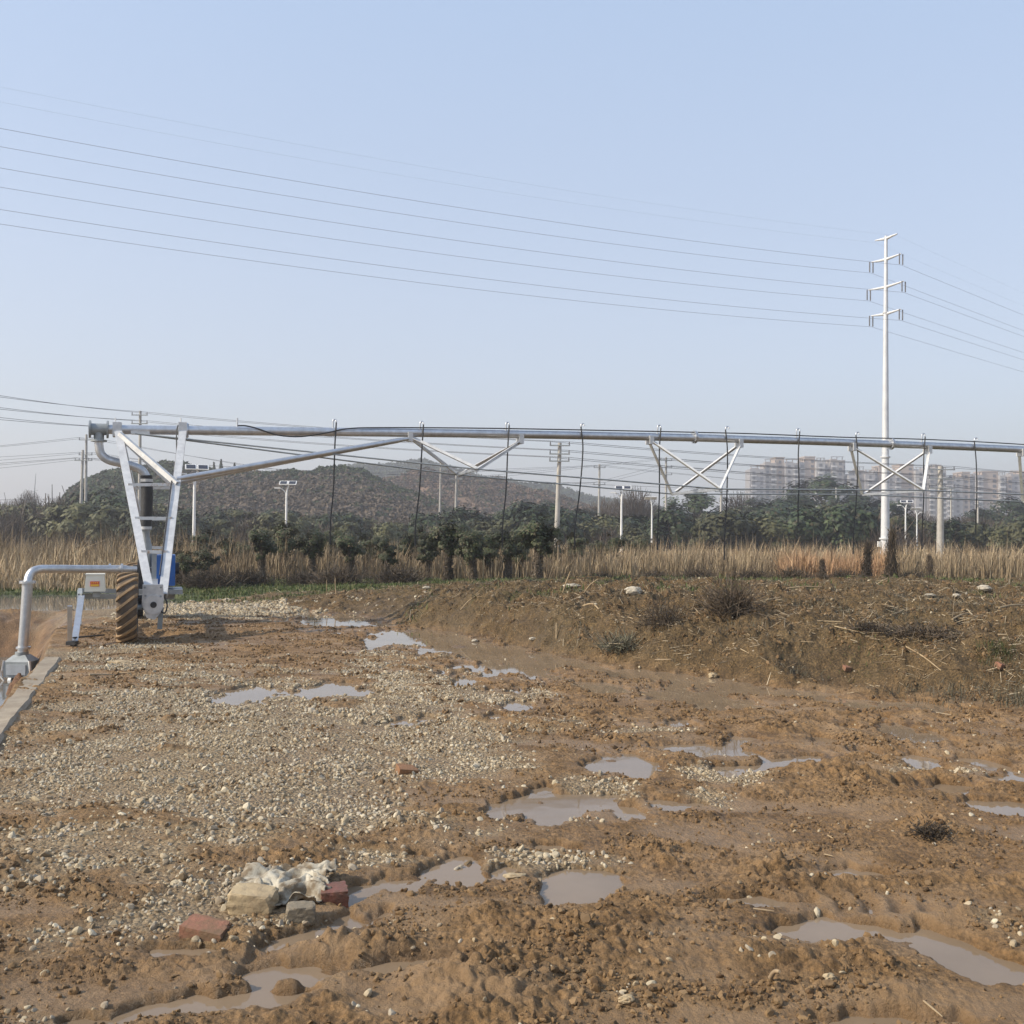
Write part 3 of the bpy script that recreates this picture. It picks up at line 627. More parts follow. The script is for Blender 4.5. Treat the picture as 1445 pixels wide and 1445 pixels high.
for row, (Y, off, step) in enumerate([(101, 0, 34), (110, 20, 36), (120, 8, 40)]):
    px = -90 + off
    while px < 1540:
        x = (px - 722.5) / F * Y; top = at(px, np.interp(px, TX, TY) - 10 - (11 if px > 950 else 0) + random.uniform(-7, 9) + (3 if row == 0 else 0), Y).z; s = max(.5, (top + .55) / 2.55)
        if px < 70: kd = random.choice('bbbo')
        elif px < 180: kd = random.choice('ggob')
        elif px > 1270: kd = random.choice('bbgo')
        else: kd = random.choice('gggogob')
        put(kd, random.randrange(9), (x, Y + random.uniform(-2, 2), -.55), (s * 1.15, s, s), LAB[kd], 'shrub', 'shrubs in the belt beyond the reeds', random.uniform(0, 6.28)); i += 1
        px += step * random.uniform(.7, 1.25)
def bigtree(mat, seed, rad=(1, 1, .95)):
    t = empty('far_tree'); make_trunk(t, 1.2, .07, .1, 6, .6, .5)
    make_crown('crown', rad, 60, 85, .26, .055, mat, t, 1.05, .35); return t
BT = {'g': [bigtree(LEAF, i) for i in range(3)], 'o': [bigtree(LEAF_O, 9)]}
KINDS['G'] = BT['g']; KINDS['O'] = BT['o']
def baretree():
    t = empty('bare_tree'); mb = MB(); make_trunk(t, 1.4, .03, .1, 8, .5, .5)
    n = 2600; P = unit(rng.normal(size=(n, 3))) * rng.random((n, 1)) ** .5 * np.array([.9, .9, 1.0]) + np.array([0, 0, 1.15])
    D = unit(P - np.array([0, 0, .2]) + rng.normal(0, .25, size=P.shape)); v, f = sticks(P, D, rng.uniform(.12, .4, n), rng.uniform(.003, .008, n)); mesh_np('crown', v, f, LEAF_B, t); return t
KINDS['T'] = [baretree() for _ in range(2)]
FL = {'G': ('dense round evergreen tree rising beyond the shrub belt', 'evergreen trees beyond the shrub belt'), 'O': ('yellowish olive tree rising beyond the shrub belt', 'evergreen trees beyond the shrub belt'), 'T': ('bare leafless tree rising beyond the shrub belt', 'bare trees beyond the shrub belt')}
for i, (px, yt, wd, Y, kd) in enumerate([(760,712,90,130,'G'),(715,722,70,132,'G'),(812,718,80,135,'G'),(690,740,50,128,'O'),(985,697,110,150,'G'),(948,722,60,145,'G'),(1030,716,70,150,'O'),(1085,706,100,155,'G'),(1165,677,120,190,'G'),
  (1122,700,80,170,'G'),(1210,698,90,175,'G'),(1250,708,80,165,'G'),(1045,708,70,160,'T'),(895,702,70,150,'T'),(850,715,60,160,'T'),(1420,706,80,170,'G'),(1388,720,70,170,'G'),(1352,736,60,160,'T'),(1300,730,60,170,'T'),(1455,714,70,165,'G'),
  (1180,710,70,150,'O'),(1280,735,60,150,'T'),(1380,738,60,140,'T'),(1325,742,60,140,'T'),(105,712,70,125,'O'),(150,706,60,128,'G'),(60,722,60,125,'T'),(15,716,60,130,'T'),(40,705,40,150,'T'),(85,712,40,150,'T'),(-20,712,60,150,'T'),(570,742,50,128,'T'),(640,742,60,130,'T'),(925,722,50,160,'T'),(1430,745,60,140,'T'),(1130,728,70,145,'G'),(1215,728,70,140,'G'),(200,728,60,126,'G'),(245,732,50,126,'O')]):
    x = (px - 722.5) / F * Y; h = at(px, yt, Y).z + .55; s = h / 1.78; ww_ = wd * Y / F / 1.8
    put(kd, i, (x, Y, -.55), (ww_, ww_, s), FL[kd][0], 'tree', FL[kd][1], random.uniform(0, 6.28))

# ------------------------------------------------------------------ hills and their woods
def hill(name, prof, D, front, m, back=120):
    xs = np.linspace(prof[0][0], prof[-1][0], 90); ys = np.interp(xs, [p[0] for p in prof], [p[1] for p in prof])
    X = (xs - 722.5) / F * D; Zr = np.array([at(a, b, D).z for a, b in zip(xs, ys)])
    Zr = np.maximum(Zr, -1); Zr[0] = Zr[-1] = -1
    rows = []; ts = list(np.linspace(0, 1, 14)) + [1.3, 1.7, 2.0]
    for t in ts:
        y = D - front * (1 - t) if t <= 1 else D + back * (t - 1)
        hgt = (t * t * (3 - 2 * t)) if t <= 1 else max(0, 1 - (t - 1)) ** 1.5
        rows.append(np.c_[X * (1 + (y - D) / D * .97), np.full(90, y), -1 + (Zr + 1) * hgt * (1 + .10 * fbm(xs / 60, np.full(90, t * 3), 300, 3) * (t < 1))])
    v = np.concatenate(rows); nr = len(ts); I = np.arange(nr - 1)[:, None] * 90; J = np.arange(89)
    q = np.stack([I + J, I + J + 1, I + 90 + J + 1, I + 90 + J], -1).reshape(-1, 4)
    o = mesh_np(name, v, q, m, smooth=True); tag(o, kind='structure')
    def pt(u, t):
        i0 = u * 89; k = np.clip(i0.astype(int), 0, 88); fr = i0 - k; tt = t * 13; r0 = np.clip(tt.astype(int), 0, 12); g_ = tt - r0
        gv = v.reshape(nr, 90, 3); a = gv[r0, k] * (1 - fr)[:, None] + gv[r0, k + 1] * fr[:, None]; b = gv[r0 + 1, k] * (1 - fr)[:, None] + gv[r0 + 1, k + 1] * fr[:, None]
        return a * (1 - g_)[:, None] + b * g_[:, None]
    return pt
HILL_G = simple('wooded_hill_soil', (.075, .065, .04), (.05, .05, .03), .9, 0, .05)
HILL_R = simple('bare_red_earth', (.22, .135, .085), (.11, .08, .055), .9, 0, .06, .4, .62)
def wood_mat(name):
    m, nt, b = newmat(name); a = N(nt, 'ShaderNodeAttribute', attribute_name='tint').outputs['Color']
    isl = N(nt, 'ShaderNodeNewGeometry').outputs['Random Per Island']
    nt.links.new(mixc(nt, 1.0, a, ramp(nt, isl, [(0, (.75, .75, .75)), (1, (1.25, 1.25, 1.25))]), 'MULTIPLY'), b.inputs['Base Color']); b.inputs['Roughness'].default_value = .8; b.inputs['Specular IOR Level'].default_value = .15; return m
WOODM = wood_mat('woodland_canopy')
def woodland(pt, n, r, nper, leaf, pick, lab, tmin=.05):
    u = rng.random(n); t = tmin + (1 - tmin) * rng.random(n) ** .8; c = pt(u, t); cr = r * rng.uniform(.6, 1.35, n); col = pick(u, t, n)
    P = unit(rng.normal(size=(n, nper, 3)) + np.array([0, -.25, .35])) * (cr[:, None, None] * (.75 + .3 * rng.random((n, nper, 1)))) ; Nn = unit(.35 * P / cr[:, None, None] + rng.normal(0, .6, size=P.shape) + np.array([-.1, -.35, .5])); P = P * np.array([1, 1, .8]) + c[:, None] + np.array([0, 0, 1]) * (cr * .5)[:, None, None]
    v, f = leaves(P.reshape(-1, 3), Nn.reshape(-1, 3), leaf * rng.uniform(.7, 1.3, n * nper), leaf * .7)
    o = mesh_np('woodland', v, f, WOODM, attrs=dict(tint=np.repeat(col, nper * 4, axis=0))); tag(o, lab, 'woodland', kind='stuff')
def pickA(u, t, n):
    g = np.array([[.026, .042, .019], [.033, .050, .022], [.042, .054, .025]])[rng.integers(0, 3, n)]; b = np.array([[.105, .083, .062], [.09, .073, .053], [.12, .094, .068]])[rng.integers(0, 3, n)]
    p = np.clip(sm(.98, .5, t) * sm(.27, .45, u) + .08, 0, .9); return np.where((rng.random(n) < p)[:, None], b, g)
ptA = hill('hill', [(30,748),(70,740),(88,722),(102,702),(120,688),(150,674),(190,668),(235,664),(275,667),(310,675),(350,676),(420,676),(468,670),(505,675),(540,690),(600,714),(680,745)], 230, 80, HILL_G)
woodland(ptA, 7500, 1.15, 30, .42, pickA, 'dark wooded hill slope behind the left end of the machine')
ptB = hill('hill', [(360,745),(430,710),(500,692),(560,678),(600,671),(640,671),(690,680),(740,693),(800,709),(860,727),(960,748)], 330, 100, HILL_R)
def pickB(u, t, n):
    b = np.array([[.13, .088, .062], [.10, .075, .055], [.16, .11, .075], [.085, .07, .05]])[rng.integers(0, 4, n)]; g = np.array([[.05, .06, .03]]).repeat(n, 0)
    return np.where((rng.random(n) < .12)[:, None], g, b)
woodland(ptB, 3000, 1.05, 22, .42, pickB, 'brown scrub on the bare red hill in the middle distance')
ptC = hill('hill', [(400,690),(450,676),(490,668),(530,664),(565,662),(600,661),(640,668),(690,680),(740,690),(790,697),(830,706),(900,718),(960,728),(1080,745)], 620, 160, HILL_G, 200)
def pickC(u, t, n): return np.array([[.035, .05, .026], [.05, .06, .032], [.045, .055, .03]])[rng.integers(0, 3, n)]
woodland(ptC, 4200, 2.6, 24, .9, pickC, 'blue hazed wooded ridge behind the red hill')
def conifer(px, yt, Y):
    t = empty('conifer'); p = at(px, yt, Y); h = 5.5; t.location = (p.x, Y, p.z - h)
    mb = MB().tube([(0, 0, 0), (0, 0, h)], [.18, .04], 6); mb.build('trunk', BARK, t)
    n = 700; q = rng.random(n) ** .7; zz_ = h * (1 - .85 * q); th = rng.uniform(0, 6.28, n); rad = 1.2 * q * rng.uniform(.4, 1, n); P = np.c_[rad * np.cos(th), rad * np.sin(th), zz_]
    v, f = leaves(P, unit(np.c_[np.cos(th), np.sin(th), np.full(n, .5)]), .28, .14); mesh_np('crown', v, f, LEAF, t); return t
for px, yt, lab in ((302, 652, 'small dark conifer on the wooded hill, left of three'), (312, 648, 'tallest dark conifer on the wooded hill ridge'), (331, 653, 'small dark conifer on the wooded hill, right of three')):
    tag(conifer(px, yt, 226), lab, 'tree', 'conifers on the hill ridge')

# ------------------------------------------------------------------ apartment blocks
AW = [simple('block_render_' + n_, c, tuple(v * .85 for v in c), .85, 0, .15) for n_, c in (('grey', (.36, .34, .33)), ('tan', (.46, .36, .28)), ('pale', (.44, .42, .40)), ('dun', (.38, .34, .30)))]
AGLASS = simple('block_window_glass', (.045, .047, .055), (.10, .10, .11), .3, 0, 1)
ASLAB = simple('block_balcony_white', (.60, .59, .57), (.50, .49, .48), .7, 0, .5)
def winmesh(w, h):
    me = MB().box((0, 0, 0), w, .25, h).build('window', AGLASS); m_ = me.data; bpy.data.objects.remove(me); return m_
WIN = winmesh(1.7, 1.7); BAL = MB().box((0, -.5, .1), 3.2, 1.2, .9).build('balcony', ASLAB); BALM = BAL.data; bpy.data.objects.remove(BAL)
BD = 600; PXM = BD / F
def block(px0, segs, lab):
    x0 = (px0 - 722.5) * PXM; root = empty('apartment_block', (x0, BD, -1)); tot = 0
    for k, (w, yt, dy, mi, core) in enumerate(segs):          # width px, top y, setback m, material, core?
        wm = w * PXM; zt = at(px0 + (tot + w / 2), yt, BD).z + 1; xc = (tot + w / 2) * PXM
        mb = MB().box((xc, dy + 6, zt / 2), wm - .02, 12, zt); 
        mb.build('stair_core' if core else 'wall', AW[mi], root)
        r_ = MB()
        if core: r_.box((xc, dy + 6, zt + .35), wm + .5, 12.5, .6)
        else:
            for sx in (-.42, 0, .42): r_.box((xc + sx * wm, dy + .6, zt + .9), .35, .35, 1.8)
            r_.box((xc, dy + .6, zt + 1.95), wm * 1.02, 1.6, .3); MB().box((xc, dy + 8, zt + .6), wm * .5, 3, 1.2).build('roof_hut', AW[mi], root)
        r_.build('roof_frame', AW[(mi + 1) % 4] if not core else AW[mi], root)
        nc = max(1, int(wm / 3.1)); nf = int((zt - 9) / 3.0)
        for f_ in range(nf):
            zc = zt - 2.2 - f_ * 3.0
            for c_ in range(nc):
                xx = tot * PXM + wm * (c_ + .5) / nc
                if core and c_ != nc // 2: continue
                o = bpy.data.objects.new('window', WIN); C.objects.link(o); o.parent = root; o.location = (xx, dy - .05, zc); o.scale = (random.uniform(.7, 1.15), 1, random.uniform(.75, 1.1))
                if not core and (c_ + k) % 2 == 0:
                    o = bpy.data.objects.new('balcony', BALM); C.objects.link(o); o.parent = root; o.location = (xx, dy - .12, zc - 1.75); o.scale = (random.uniform(.8, 1.0), 1, random.uniform(.6, 1.3))
        tot += w
    tag(root, lab, 'building', 'apartment blocks on the skyline')
block(1058, [(22, 662, 0, 0, 0), (17, 653, 2, 3, 0), (12, 646, 4, 1, 1), (20, 653, 1, 0, 0)], 'grey apartment block stepping up to the right, leftmost on the skyline')
block(1130, [(7, 652, 2, 0, 0), (15, 645, 3, 1, 1), (12, 651, 0, 2, 0), (9, 653, 5, 0, 0), (18, 649, 1, 3, 0), (3, 654, 2, 0, 0)], 'tall grey apartment block with tan stair tower behind the round tree')
block(1197, [(12, 671, 0, 2, 0), (12, 663, 2, 3, 0), (14, 668, 0, 0, 0), (6, 664, 3, 2, 0)], 'lower pale apartment block left of the steel power pole')
block(1242, [(10, 658, 2, 1, 1), (20, 664, 0, 0, 0), (20, 656, 3, 1, 1), (14, 664, 0, 2, 0)], 'apartment block with two tan stair towers behind the steel power pole')
block(1308, [(14, 660, 0, 3, 0), (8, 657, 2, 3, 1), (6, 664, 1, 0, 0)], 'narrow dun apartment block behind the concrete pole with three crossarms')
block(1336, [(10, 683, 0, 2, 0), (14, 673, 1, 0, 0), (11, 667, 2, 1, 1), (6, 674, 3, 2, 0)], 'pale apartment block with white balconies right of the concrete pole')
block(1379, [(10, 670, 1, 0, 0), (22, 666, 2, 1, 1), (8, 671, 0, 2, 0)], 'apartment block with the widest tan stair tower')
block(1422, [(6, 674, 0, 1, 1), (14, 669, 1, 0, 0), (12, 666, 2, 1, 1), (20, 672, 0, 2, 0)], 'apartment block rightmost on the skyline')

# ------------------------------------------------------------------ steel power pole and its lines
TD = 92.0; tb = at(1249, 775, TD); PX_, PZ = tb.x, -.5
twr = empty('steel_power_pole', (PX_, TD, PZ)); ztop = at(1249, 333, TD).z - PZ
tag(twr, 'tall tapered silver steel power pole with four short crossarms', 'power pole')
zf1 = at(1249, 645, TD).z - PZ; zf2 = at(1249, 760, TD).z - PZ
MB().tube([(0, 0, -.5), (0, 0, zf2), (0, 0, zf1), (0, 0, ztop)], [.42, .38, .31, .14], 16).build('shaft', TOWER, twr)
MB().disc((0, 0, zf1), (0, 0, 1), .44, .12).build('flange', TOWER, twr); MB().disc((0, 0, zf2), (0, 0, 1), .52, .14).build('flange', TOWER, twr)
z3 = at(1249, 437, TD).z - PZ; MB().disc((0, 0, z3 - .25), (0, 0, 1), .27, .12).build('flange', TOWER, twr)
mb = MB(); [mb.box((-.5, -.05, zf2 - .5 - .9 * k), .34, .3, .5) for k in range(3)]; mb.build('meter_box', WHITE_P, twr)
mb = MB(); [mb.bar((.3, -.15, z), (.62, -.15, z), .05, .05) for z in (zf2 - .9, zf2 - 1.3)]; mb.build('step_bolt', TOWER, twr)
AD = Vector((.477, -.879, 0)).normalized()
attach = []
for k, (yc, half, ins) in enumerate([(336.5, 1.25, 0), (366, 1.68, 1), (405, 1.97, 1), (443, 1.68, 1)]):
    z = at(1249, yc, TD).z - PZ
    for sgn in (-1, 1):
        e = AD * (sgn * half) + Vector((0, 0, z + .12)); MB().tube([AD * (sgn * .12) + Vector((0, 0, z)), e], [.14, .06], 8).build('crossarm', TOWER, twr)
        if ins:
            for q in (-.12, .12):
                MB().tube([e + Vector((q * 1.6, q, -.02)), e + Vector((q * 1.6, q, -.95))], .06, 6).build('insulator', INSUL, twr)
            attach.append((k, sgn, Vector((PX_, TD, PZ)) + e + Vector((0, 0, -1.0))))
        else: attach.append((k, sgn, Vector((PX_, TD, PZ)) + e + Vector((0, 0, -.2))))
LD = Vector((-1, -.437, 0)); RD = Vector((1, 1, 0))
nm_ = {0: 'topmost thin earth wire', 1: 'upper conductor', 2: 'middle conductor', 3: 'lowest conductor'}
for k, sgn, p in attach:
    pts = []
    for t in np.linspace(0, 108, 44): pts.append(p + LD * t + Vector((0, 0, -.0384 * t + .00067 * t * t)))
    rgt = [p + RD * t + Vector((0, 0, .01 * t + .0001 * t * t)) for t in np.linspace(1, 70, 24)]
    o = MB().tube(list(reversed(rgt)) + pts, (.004 if k == 0 else .0125), 4, False).build('power_line', WIRE_F)
    tag(o, f'{nm_[k]} hanging from the {"near right" if sgn > 0 else "far left"} crossarm end of the steel power pole'.replace('right ', '').replace('left ', ''), 'power line', 'lines carried by the steel power pole')

# ------------------------------------------------------------------ concrete utility poles and wires
def upole(pxb, pxt, yt, Y, arms, lab, r=.15, zb=-.5, aw=1.5):
    top = at(pxt, yt, Y); bx = (pxb - 722.5) / F * Y; o = empty('utility_pole', (bx, Y, zb)); h = top.z - zb; dx = top.x - bx
    MB().tube([(0, 0, -.3), (dx, 0, h)], [r * 1.25, r * .8], 10).build('pole', POLE_C, o); ends = []
    for ya in arms:
        z = at(pxt, ya, Y).z - zb; xx = dx * z / h
        MB().box((xx, -r - .03, z), aw, .09, .09).build('crossarm', GALV_D, o)
        for sg in (-1, 1):
            MB().tube([(xx + sg * aw * .46, -r - .03, z + .045), (xx + sg * aw * .46, -r - .03, z + .28)], [.05, .035], 6).build('insulator', INSUL, o)
            ends.append(Vector((bx + xx + sg * aw * .46, Y - r - .03, zb + z + .28)))
    tag(o, lab, 'utility pole'); return ends
u1 = upole(197, 198, 580, 95, (586, 598, 609), 'concrete pole standing behind the ladder end of the machine')
u2 = upole(785, 790, 625, 75, (629, 641, 651), 'concrete pole with stacked crossarms, tallest in the middle of the reeds', .17)
u5 = upole(1327, 1327, 658, 85, (663, 676, 689), 'stout concrete pole with three crossarms right of the solar lamps', .26, aw=2.2)
u6 = upole(121, 122, 613, 112, (621, 642, 650), 'taller of the two concrete poles close together by the wooded hill')
u7 = upole(113, 117, 635, 106, (650,), 'shorter leaning pole of the two close together by the wooded hill')
u3 = upole(845, 846, 655, 130, (660, 684), 'thin concrete pole with two crossarms between the drop hoses')
u4 = upole(940, 940, 645, 130, (650, 660, 670), 'concrete pole seen through the crossed truss struts')
u8 = upole(643, 644, 671, 120, (676,), 'concrete pole under the first truss point')
u9 = upole(620, 622, 652, 150, (657,), 'thin concrete pole before the bare red hill', .14)
u10 = upole(1017, 1018, 690, 112, (694,), 'concrete pole below the second truss point')
u11 = upole(1180, 1180, 688, 175, (694,), 'short concrete pole above the round tree', .18)
u12 = upole(1380, 1380, 705, 130, (712,), 'short concrete pole before the rightmost apartment block', .13)
u13 = upole(1342, 1342, 690, 140, (697,), 'thin dark pole right of the stout concrete pole', .12)
def span(pts, sag, k=14):
    out = []
    for a, b in zip(pts[:-1], pts[1:]):
        s = sag * (b - a).length / 60
        for i in range(k): t = i / k; out.append(a.lerp(b, t) - Vector((0, 0, 4 * s * t * (1 - t))))
    return out + [pts[-1]]
def wire(pts, lab, grp, r=.02, sag=.5):
    o = MB().tube(span([Vector(p) for p in pts], sag), r, 4, False).build('overhead_wire', WIRE); tag(o, lab, 'overhead wire', grp)
lv = ['top', 'middle', 'lowest']
for k in range(6):
    far = at(-120, [538, 543, 558, 563, 574, 580][k], 62); e5 = u5[k]
    wire([far, u1[k], u2[k], e5, at(1600, [672, 674, 690, 692, 705, 707][k], 100)], f'{lv[k // 2]} level {"outer" if k % 2 else "inner"} wire strung past the ladder end of the machine', 'wires strung between the concrete poles', .016, .35)
for k, (yl) in enumerate((636, 639, 650, 655, 664, 668)):
    wire([at(-120, yl + 4 - 2 * k % 5, 105), u6[k], at(430 + k * 10, 668 + 5 * k, 120), u3[k % 4], u4[k], at(1700, 690 + 9 * k, 120)], f'{lv[k // 2]} level {"outer" if k % 2 else "inner"} wire strung from the paired poles by the wooded hill', 'wires strung from the paired poles', .015, .25)
wire([at(-120, 661, 105), u7[0], u8[0], u10[0], at(1700, 716, 112)], 'single wire strung from the shorter leaning pole', 'wires strung from the paired poles', .018, .2)
wire([at(-100, 706, 118), at(120, 703, 118), at(380, 717, 118), u9[0] - Vector((0, 0, 6)), at(790, 722, 110)], 'low cable crossing before the wooded hill', 'low cables', .02, .2)
mast = empty('antenna_mast', (at(47, 725, 260).x, 260, -1)); hm = at(50, 668, 260).z + 1
MB().tube([(-.6, 0, 0), (.1, 0, hm * .6), (.5, 0, hm)], [.22, .14, .06], 6).build('mast', GALV_D, mast)
mb = MB(); [mb.bar((-.9 + .3 * k * .3, 0, hm * (.5 + .1 * k)), (1.1, 0, hm * (.52 + .1 * k)), .08, .08) for k in range(3)]; mb.build('crossarm', GALV_D, mast)
tag(mast, 'thin leaning lattice mast far left on the horizon', 'mast')

# ------------------------------------------------------------------ solar street lamps
def lamp():
    o = empty('solar_street_lamp'); H = 5.0
    MB().tube([(0, 0, 1.3), (0, 0, H * .85), (.05, 0, H * .95), (.16, 0, H)], [.085, .065, .055, .05], 10).build('pole', WHITE_P, o)
    MB().tube([(0, 0, -.3), (0, 0, 1.3)], [.10, .085], 10).build('base_section', WHITE_P, o)
    for z in (.35, .75, 1.15): MB().tube([(0, 0, z), (0, 0, z + .2)], .103, 10).build('dark_band', DARK_P, o)
    MB().tube(smooth_path([(-.02, 0, H * .86), (-.10, 0, H * .91), (-.26, -.03, H * .945), (-.42, -.05, H * .96)], 4), .035, 6).build('arm', WHITE_P, o)
    MB().box((-.58, -.06, H * .965), .40, .18, .07).build('lamp_head', WHITE_P, o)
    for sx in (-.29, .29):
        c = Vector((.1 + sx, -.05, H + .18)); ax = (Vector((1, 0, 0)), Vector((0, .75, .66)), Vector((0, -.66, .75)))
        p = MB().box(c, .55, .40, .05, ax).build('panel_frame', WHITE_P, o); MB().box(c + ax[2] * .03, .44, .30, .02, ax).build('solar_panel', SOLAR, p)
    MB().bar((.1, 0, H), (.1, -.03, H + .2), .06, .06).build('bracket', WHITE_P, o); return o
LP = lamp()
for i, (px, yt, Y, rz, sc, lab) in enumerate([(274, 652, 54, .35, 1, 'white solar street lamp seen right of the ladder legs'), (404, 676, 70, 0, 1, 'white solar street lamp among the young trees left of the first truss point'), (877, 683, 74, -.1, 1, 'white solar street lamp with dark bands left of a second lamp near the crossed struts'),
        (920, 699, 96, 3.3, 1, 'white solar street lamp right behind the banded one near the crossed struts'), (1278, 704, 98, -.35, .95, 'white solar street lamp just right of the steel power pole'), (1294, 715, 99, 3.0, .8, 'smaller white solar street lamp with its arm towards the stout concrete pole')]):
    o = LP if i == 0 else copy_tree(LP); x = (px - 722.5) / F * Y; zt = at(px, yt, Y).z; h = zt + .5; o.location = (x, Y, -.5); o.scale = (h / 5.5 * 1.05, h / 5.5 * 1.05, h / 5.45); o.rotation_euler = (0, .0, rz); tag(o, lab, 'street lamp', 'solar street lamps beyond the reeds')

# ------------------------------------------------------------------ the irrigation machine
p0 = at(130, 606, 17.2); NRM = Vector((U.x, U.y, 0))
CPL = NRM.dot(p0)
def M(px, py, off=0.0):
    d = ray(px, py); t = (CPL + off - NRM.dot(CAM)) / NRM.dot(d); return CAM + d * t
def offo(p): return NRM.dot(Vector(p)) - CPL
def refl(p): p = Vector(p); return p - NRM * 2 * offo(p)
mach = empty('irrigation_machine', M(215, 880, -2) * 1.0); mach.location.z = 0
tag(mach, 'long galvanised irrigation machine with trussed pipe, muddy tyre and black drop hoses', 'irrigation machine')
Minv = mach.location.copy()
def L(p): return Vector(p) - Minv
class PB(MB):
    def build(s, name, m, parent=None):
        s.v = [tuple(Vector(v) - Minv) for v in s.v]; return MB.build(s, name, m, parent or mach)
PIPE = [(152, 606), (258, 607.3), (450, 609.3), (650, 611.6), (850, 615), (980, 617.8), (1050, 620), (1150, 623), (1250, 626.5), (1350, 630.3), (1445, 634.5), (1600, 643), (1800, 656)]
pp = smooth_path([M(*q) for q in PIPE], 4)
PB().tube(pp, .079, 18).build('main_pipe', GALV)
for px, py in ((263, 607.4), (980, 616.8), (1257, 626.2)):
    c = M(px, py); q = PB(); q.disc(c - V * .014, V, .13, .022); q.disc(c + V * .014, V, .13, .022)
    for k in range(8): a = k * math.pi / 4; d = Vector((0, 0, 1)) * math.cos(a) + NRM * math.sin(a); q.tube([c + d * .108 - V * .04, c + d * .108 + V * .04], .012, 6)
    q.build('pipe_flange', GALV)
a, b = M(127, 605.5), M(152, 606)
PB().tube([a, b], .098, 18).build('tee_body', GALV_D)
for c in (a, b): PB().disc(c, V, .15, .03).build('pipe_flange', GALV_D)
st = M(139.5, 606); sb = M(139.5, 622); PB().tube([st, sb], .082, 16).build('tee_branch', GALV_D); PB().disc(sb, (0, 0, 1), .13, .03).build('pipe_flange', GALV_D)
S_ = [M(139.5, 622), M(139.8, 630), M(143, 641), M(153, 649), (M(170, 653.5)), M(188, 658), M(200, 664), M(206.5, 673)]
PB().tube(smooth_path(S_, 6), .072, 16).build('riser_elbow', GALV)
PB().tube(smooth_path([M(206.5, 671), M(207.5, 700), M(206.5, 725), M(205, 747)], 4), .098, 16).build('riser_hose', RUBBER)
for yy_ in (678, 745): PB().disc(M(207 if yy_ < 700 else 205, yy_), (0, 0, 1), .103, .05).build('hose_clamp', GALV_B)
PB().tube([M(205, 747), M(206, 757), M(207, 770), M(207, 800)], [.075, .06, .085, .08], 12).build('riser_fitting', GALV_D)
# legs
side = V
def leg(top, bot, far):
    a = M(top[0], top[1], -.10); b = M(bot[0], bot[1], -2.68)
    if far: a, b = refl(a), b + NRM * 4.0
    q = PB(); q.angle(a, b, .105, .016, V, NRM); q.build('leg', GALV_B); return a, b
LG = {}
for far in (0, 1):
    LG['l', far] = leg((165.5, 606), (211, 838), far); LG['r', far] = leg((257.5, 606), (229, 838), far)
    def lp(s_, py):
        a, b = LG[s_, far]; z0 = M(200, py, -.1).z; lo, hi = 0, 1
        # point of this leg at the height a near leg point shows at picture row py
        A_, B_ = LG[s_, 0]; best = min((abs(_row(A_.lerp(B_, k / 200)) - py), k / 200) for k in range(201))[1]
        return a.lerp(b, best)
    def _row(p): d = p - CAM; return 722.5 - F * d.dot(UP) / d.dot(fw)
    for py in (684, 731, 779):
        q = PB(); q.bar(lp('l', py), lp('r', py), .05, .04, (0, 0, 1)); q.build('rung', RUSTY)
    q = PB(); sgn = 1 if far else -1
    q.angle(lp('l', 613) + NRM * sgn * .03, lp('r', 683) + NRM * sgn * .03, .07, .012, (0, 0, 1), NRM); q.build('diagonal_brace', GALV_B)
for px in (165.5, 257.5):
    q = PB(); c = M(px, 606.5); q.box(c, .14, .26, .24, (V, NRM, Vector((0, 0, 1)))); q.tube([c + Vector((0, 0, .11)) - V * .03, c + Vector((0, 0, .2)) - V * .03], .012, 6); q.build('pipe_saddle', GALV_B)
# truss: nodes near / far, struts, rods
def node(nx, ny, fx, fy, w): return M(nx, ny, -w), M(fx, fy, w)
ND = [node(672, 662, 645, 670, .65), node(1016, 690, 948, 697, 1.0), node(1303, 692, 1217, 698, .97), node(1545, 702, 1443.5, 708, .97), node(1800, 702, 1660, 706, .8)]
VB = [((578, 614), (734, 618)), ((917, 619), (1043, 624)), ((1203, 629), (1309, 633)), ((1441, 637), (1552, 645))]
for (nn, ff), (pa, pb) in zip(ND, VB):
    A_, B_ = M(*pa), M(*pb)
    for k, e in ((-1, nn), (1, ff)):
        for base, tgt_ in ((A_, e), (B_, e)):
            q = PB(); q.angle(base + NRM * k * .05 + Vector((0, 0, -.05)), tgt_, .062, .01, NRM, V); q.build('truss_strut', GALV_B)
    q = PB(); q.bar(nn, ff, .055, .03, (0, 0, 1)); q.build('spreader_bar', GALV)
    for c in (A_, B_): q = PB(); q.box(c + Vector((0, 0, -.03)), .09, .20, .17, (V, NRM, Vector((0, 0, 1)))); q.build('strut_bracket', GALV_B)
for side_ in (0, 1):
    pts = [M(191, 612, (-.1, .1)[side_])] + [nd[side_] for nd in ND]
    PB().tube(pts, .0145, 6).build('truss_rod', GALV_D)
    e = M(576, 619, (-.09, .09)[side_]); s_ = LG['r', side_][0].lerp(LG['r', side_][1], .335)
    q = PB(); q.tube([s_, s_.lerp(e, .04), s_.lerp(e, .95), e], [.03, .045, .045, .03], 10); q.build('tower_brace', GALV)
for px in (750, 191):
    c = M(px, 611 if px == 191 else 613.5); 
q = PB(); q.box(M(198, 611, -.02), .3, .16, .05, (V, NRM, Vector((0, 0, 1)))); q.build('rod_bracket', GALV_B)
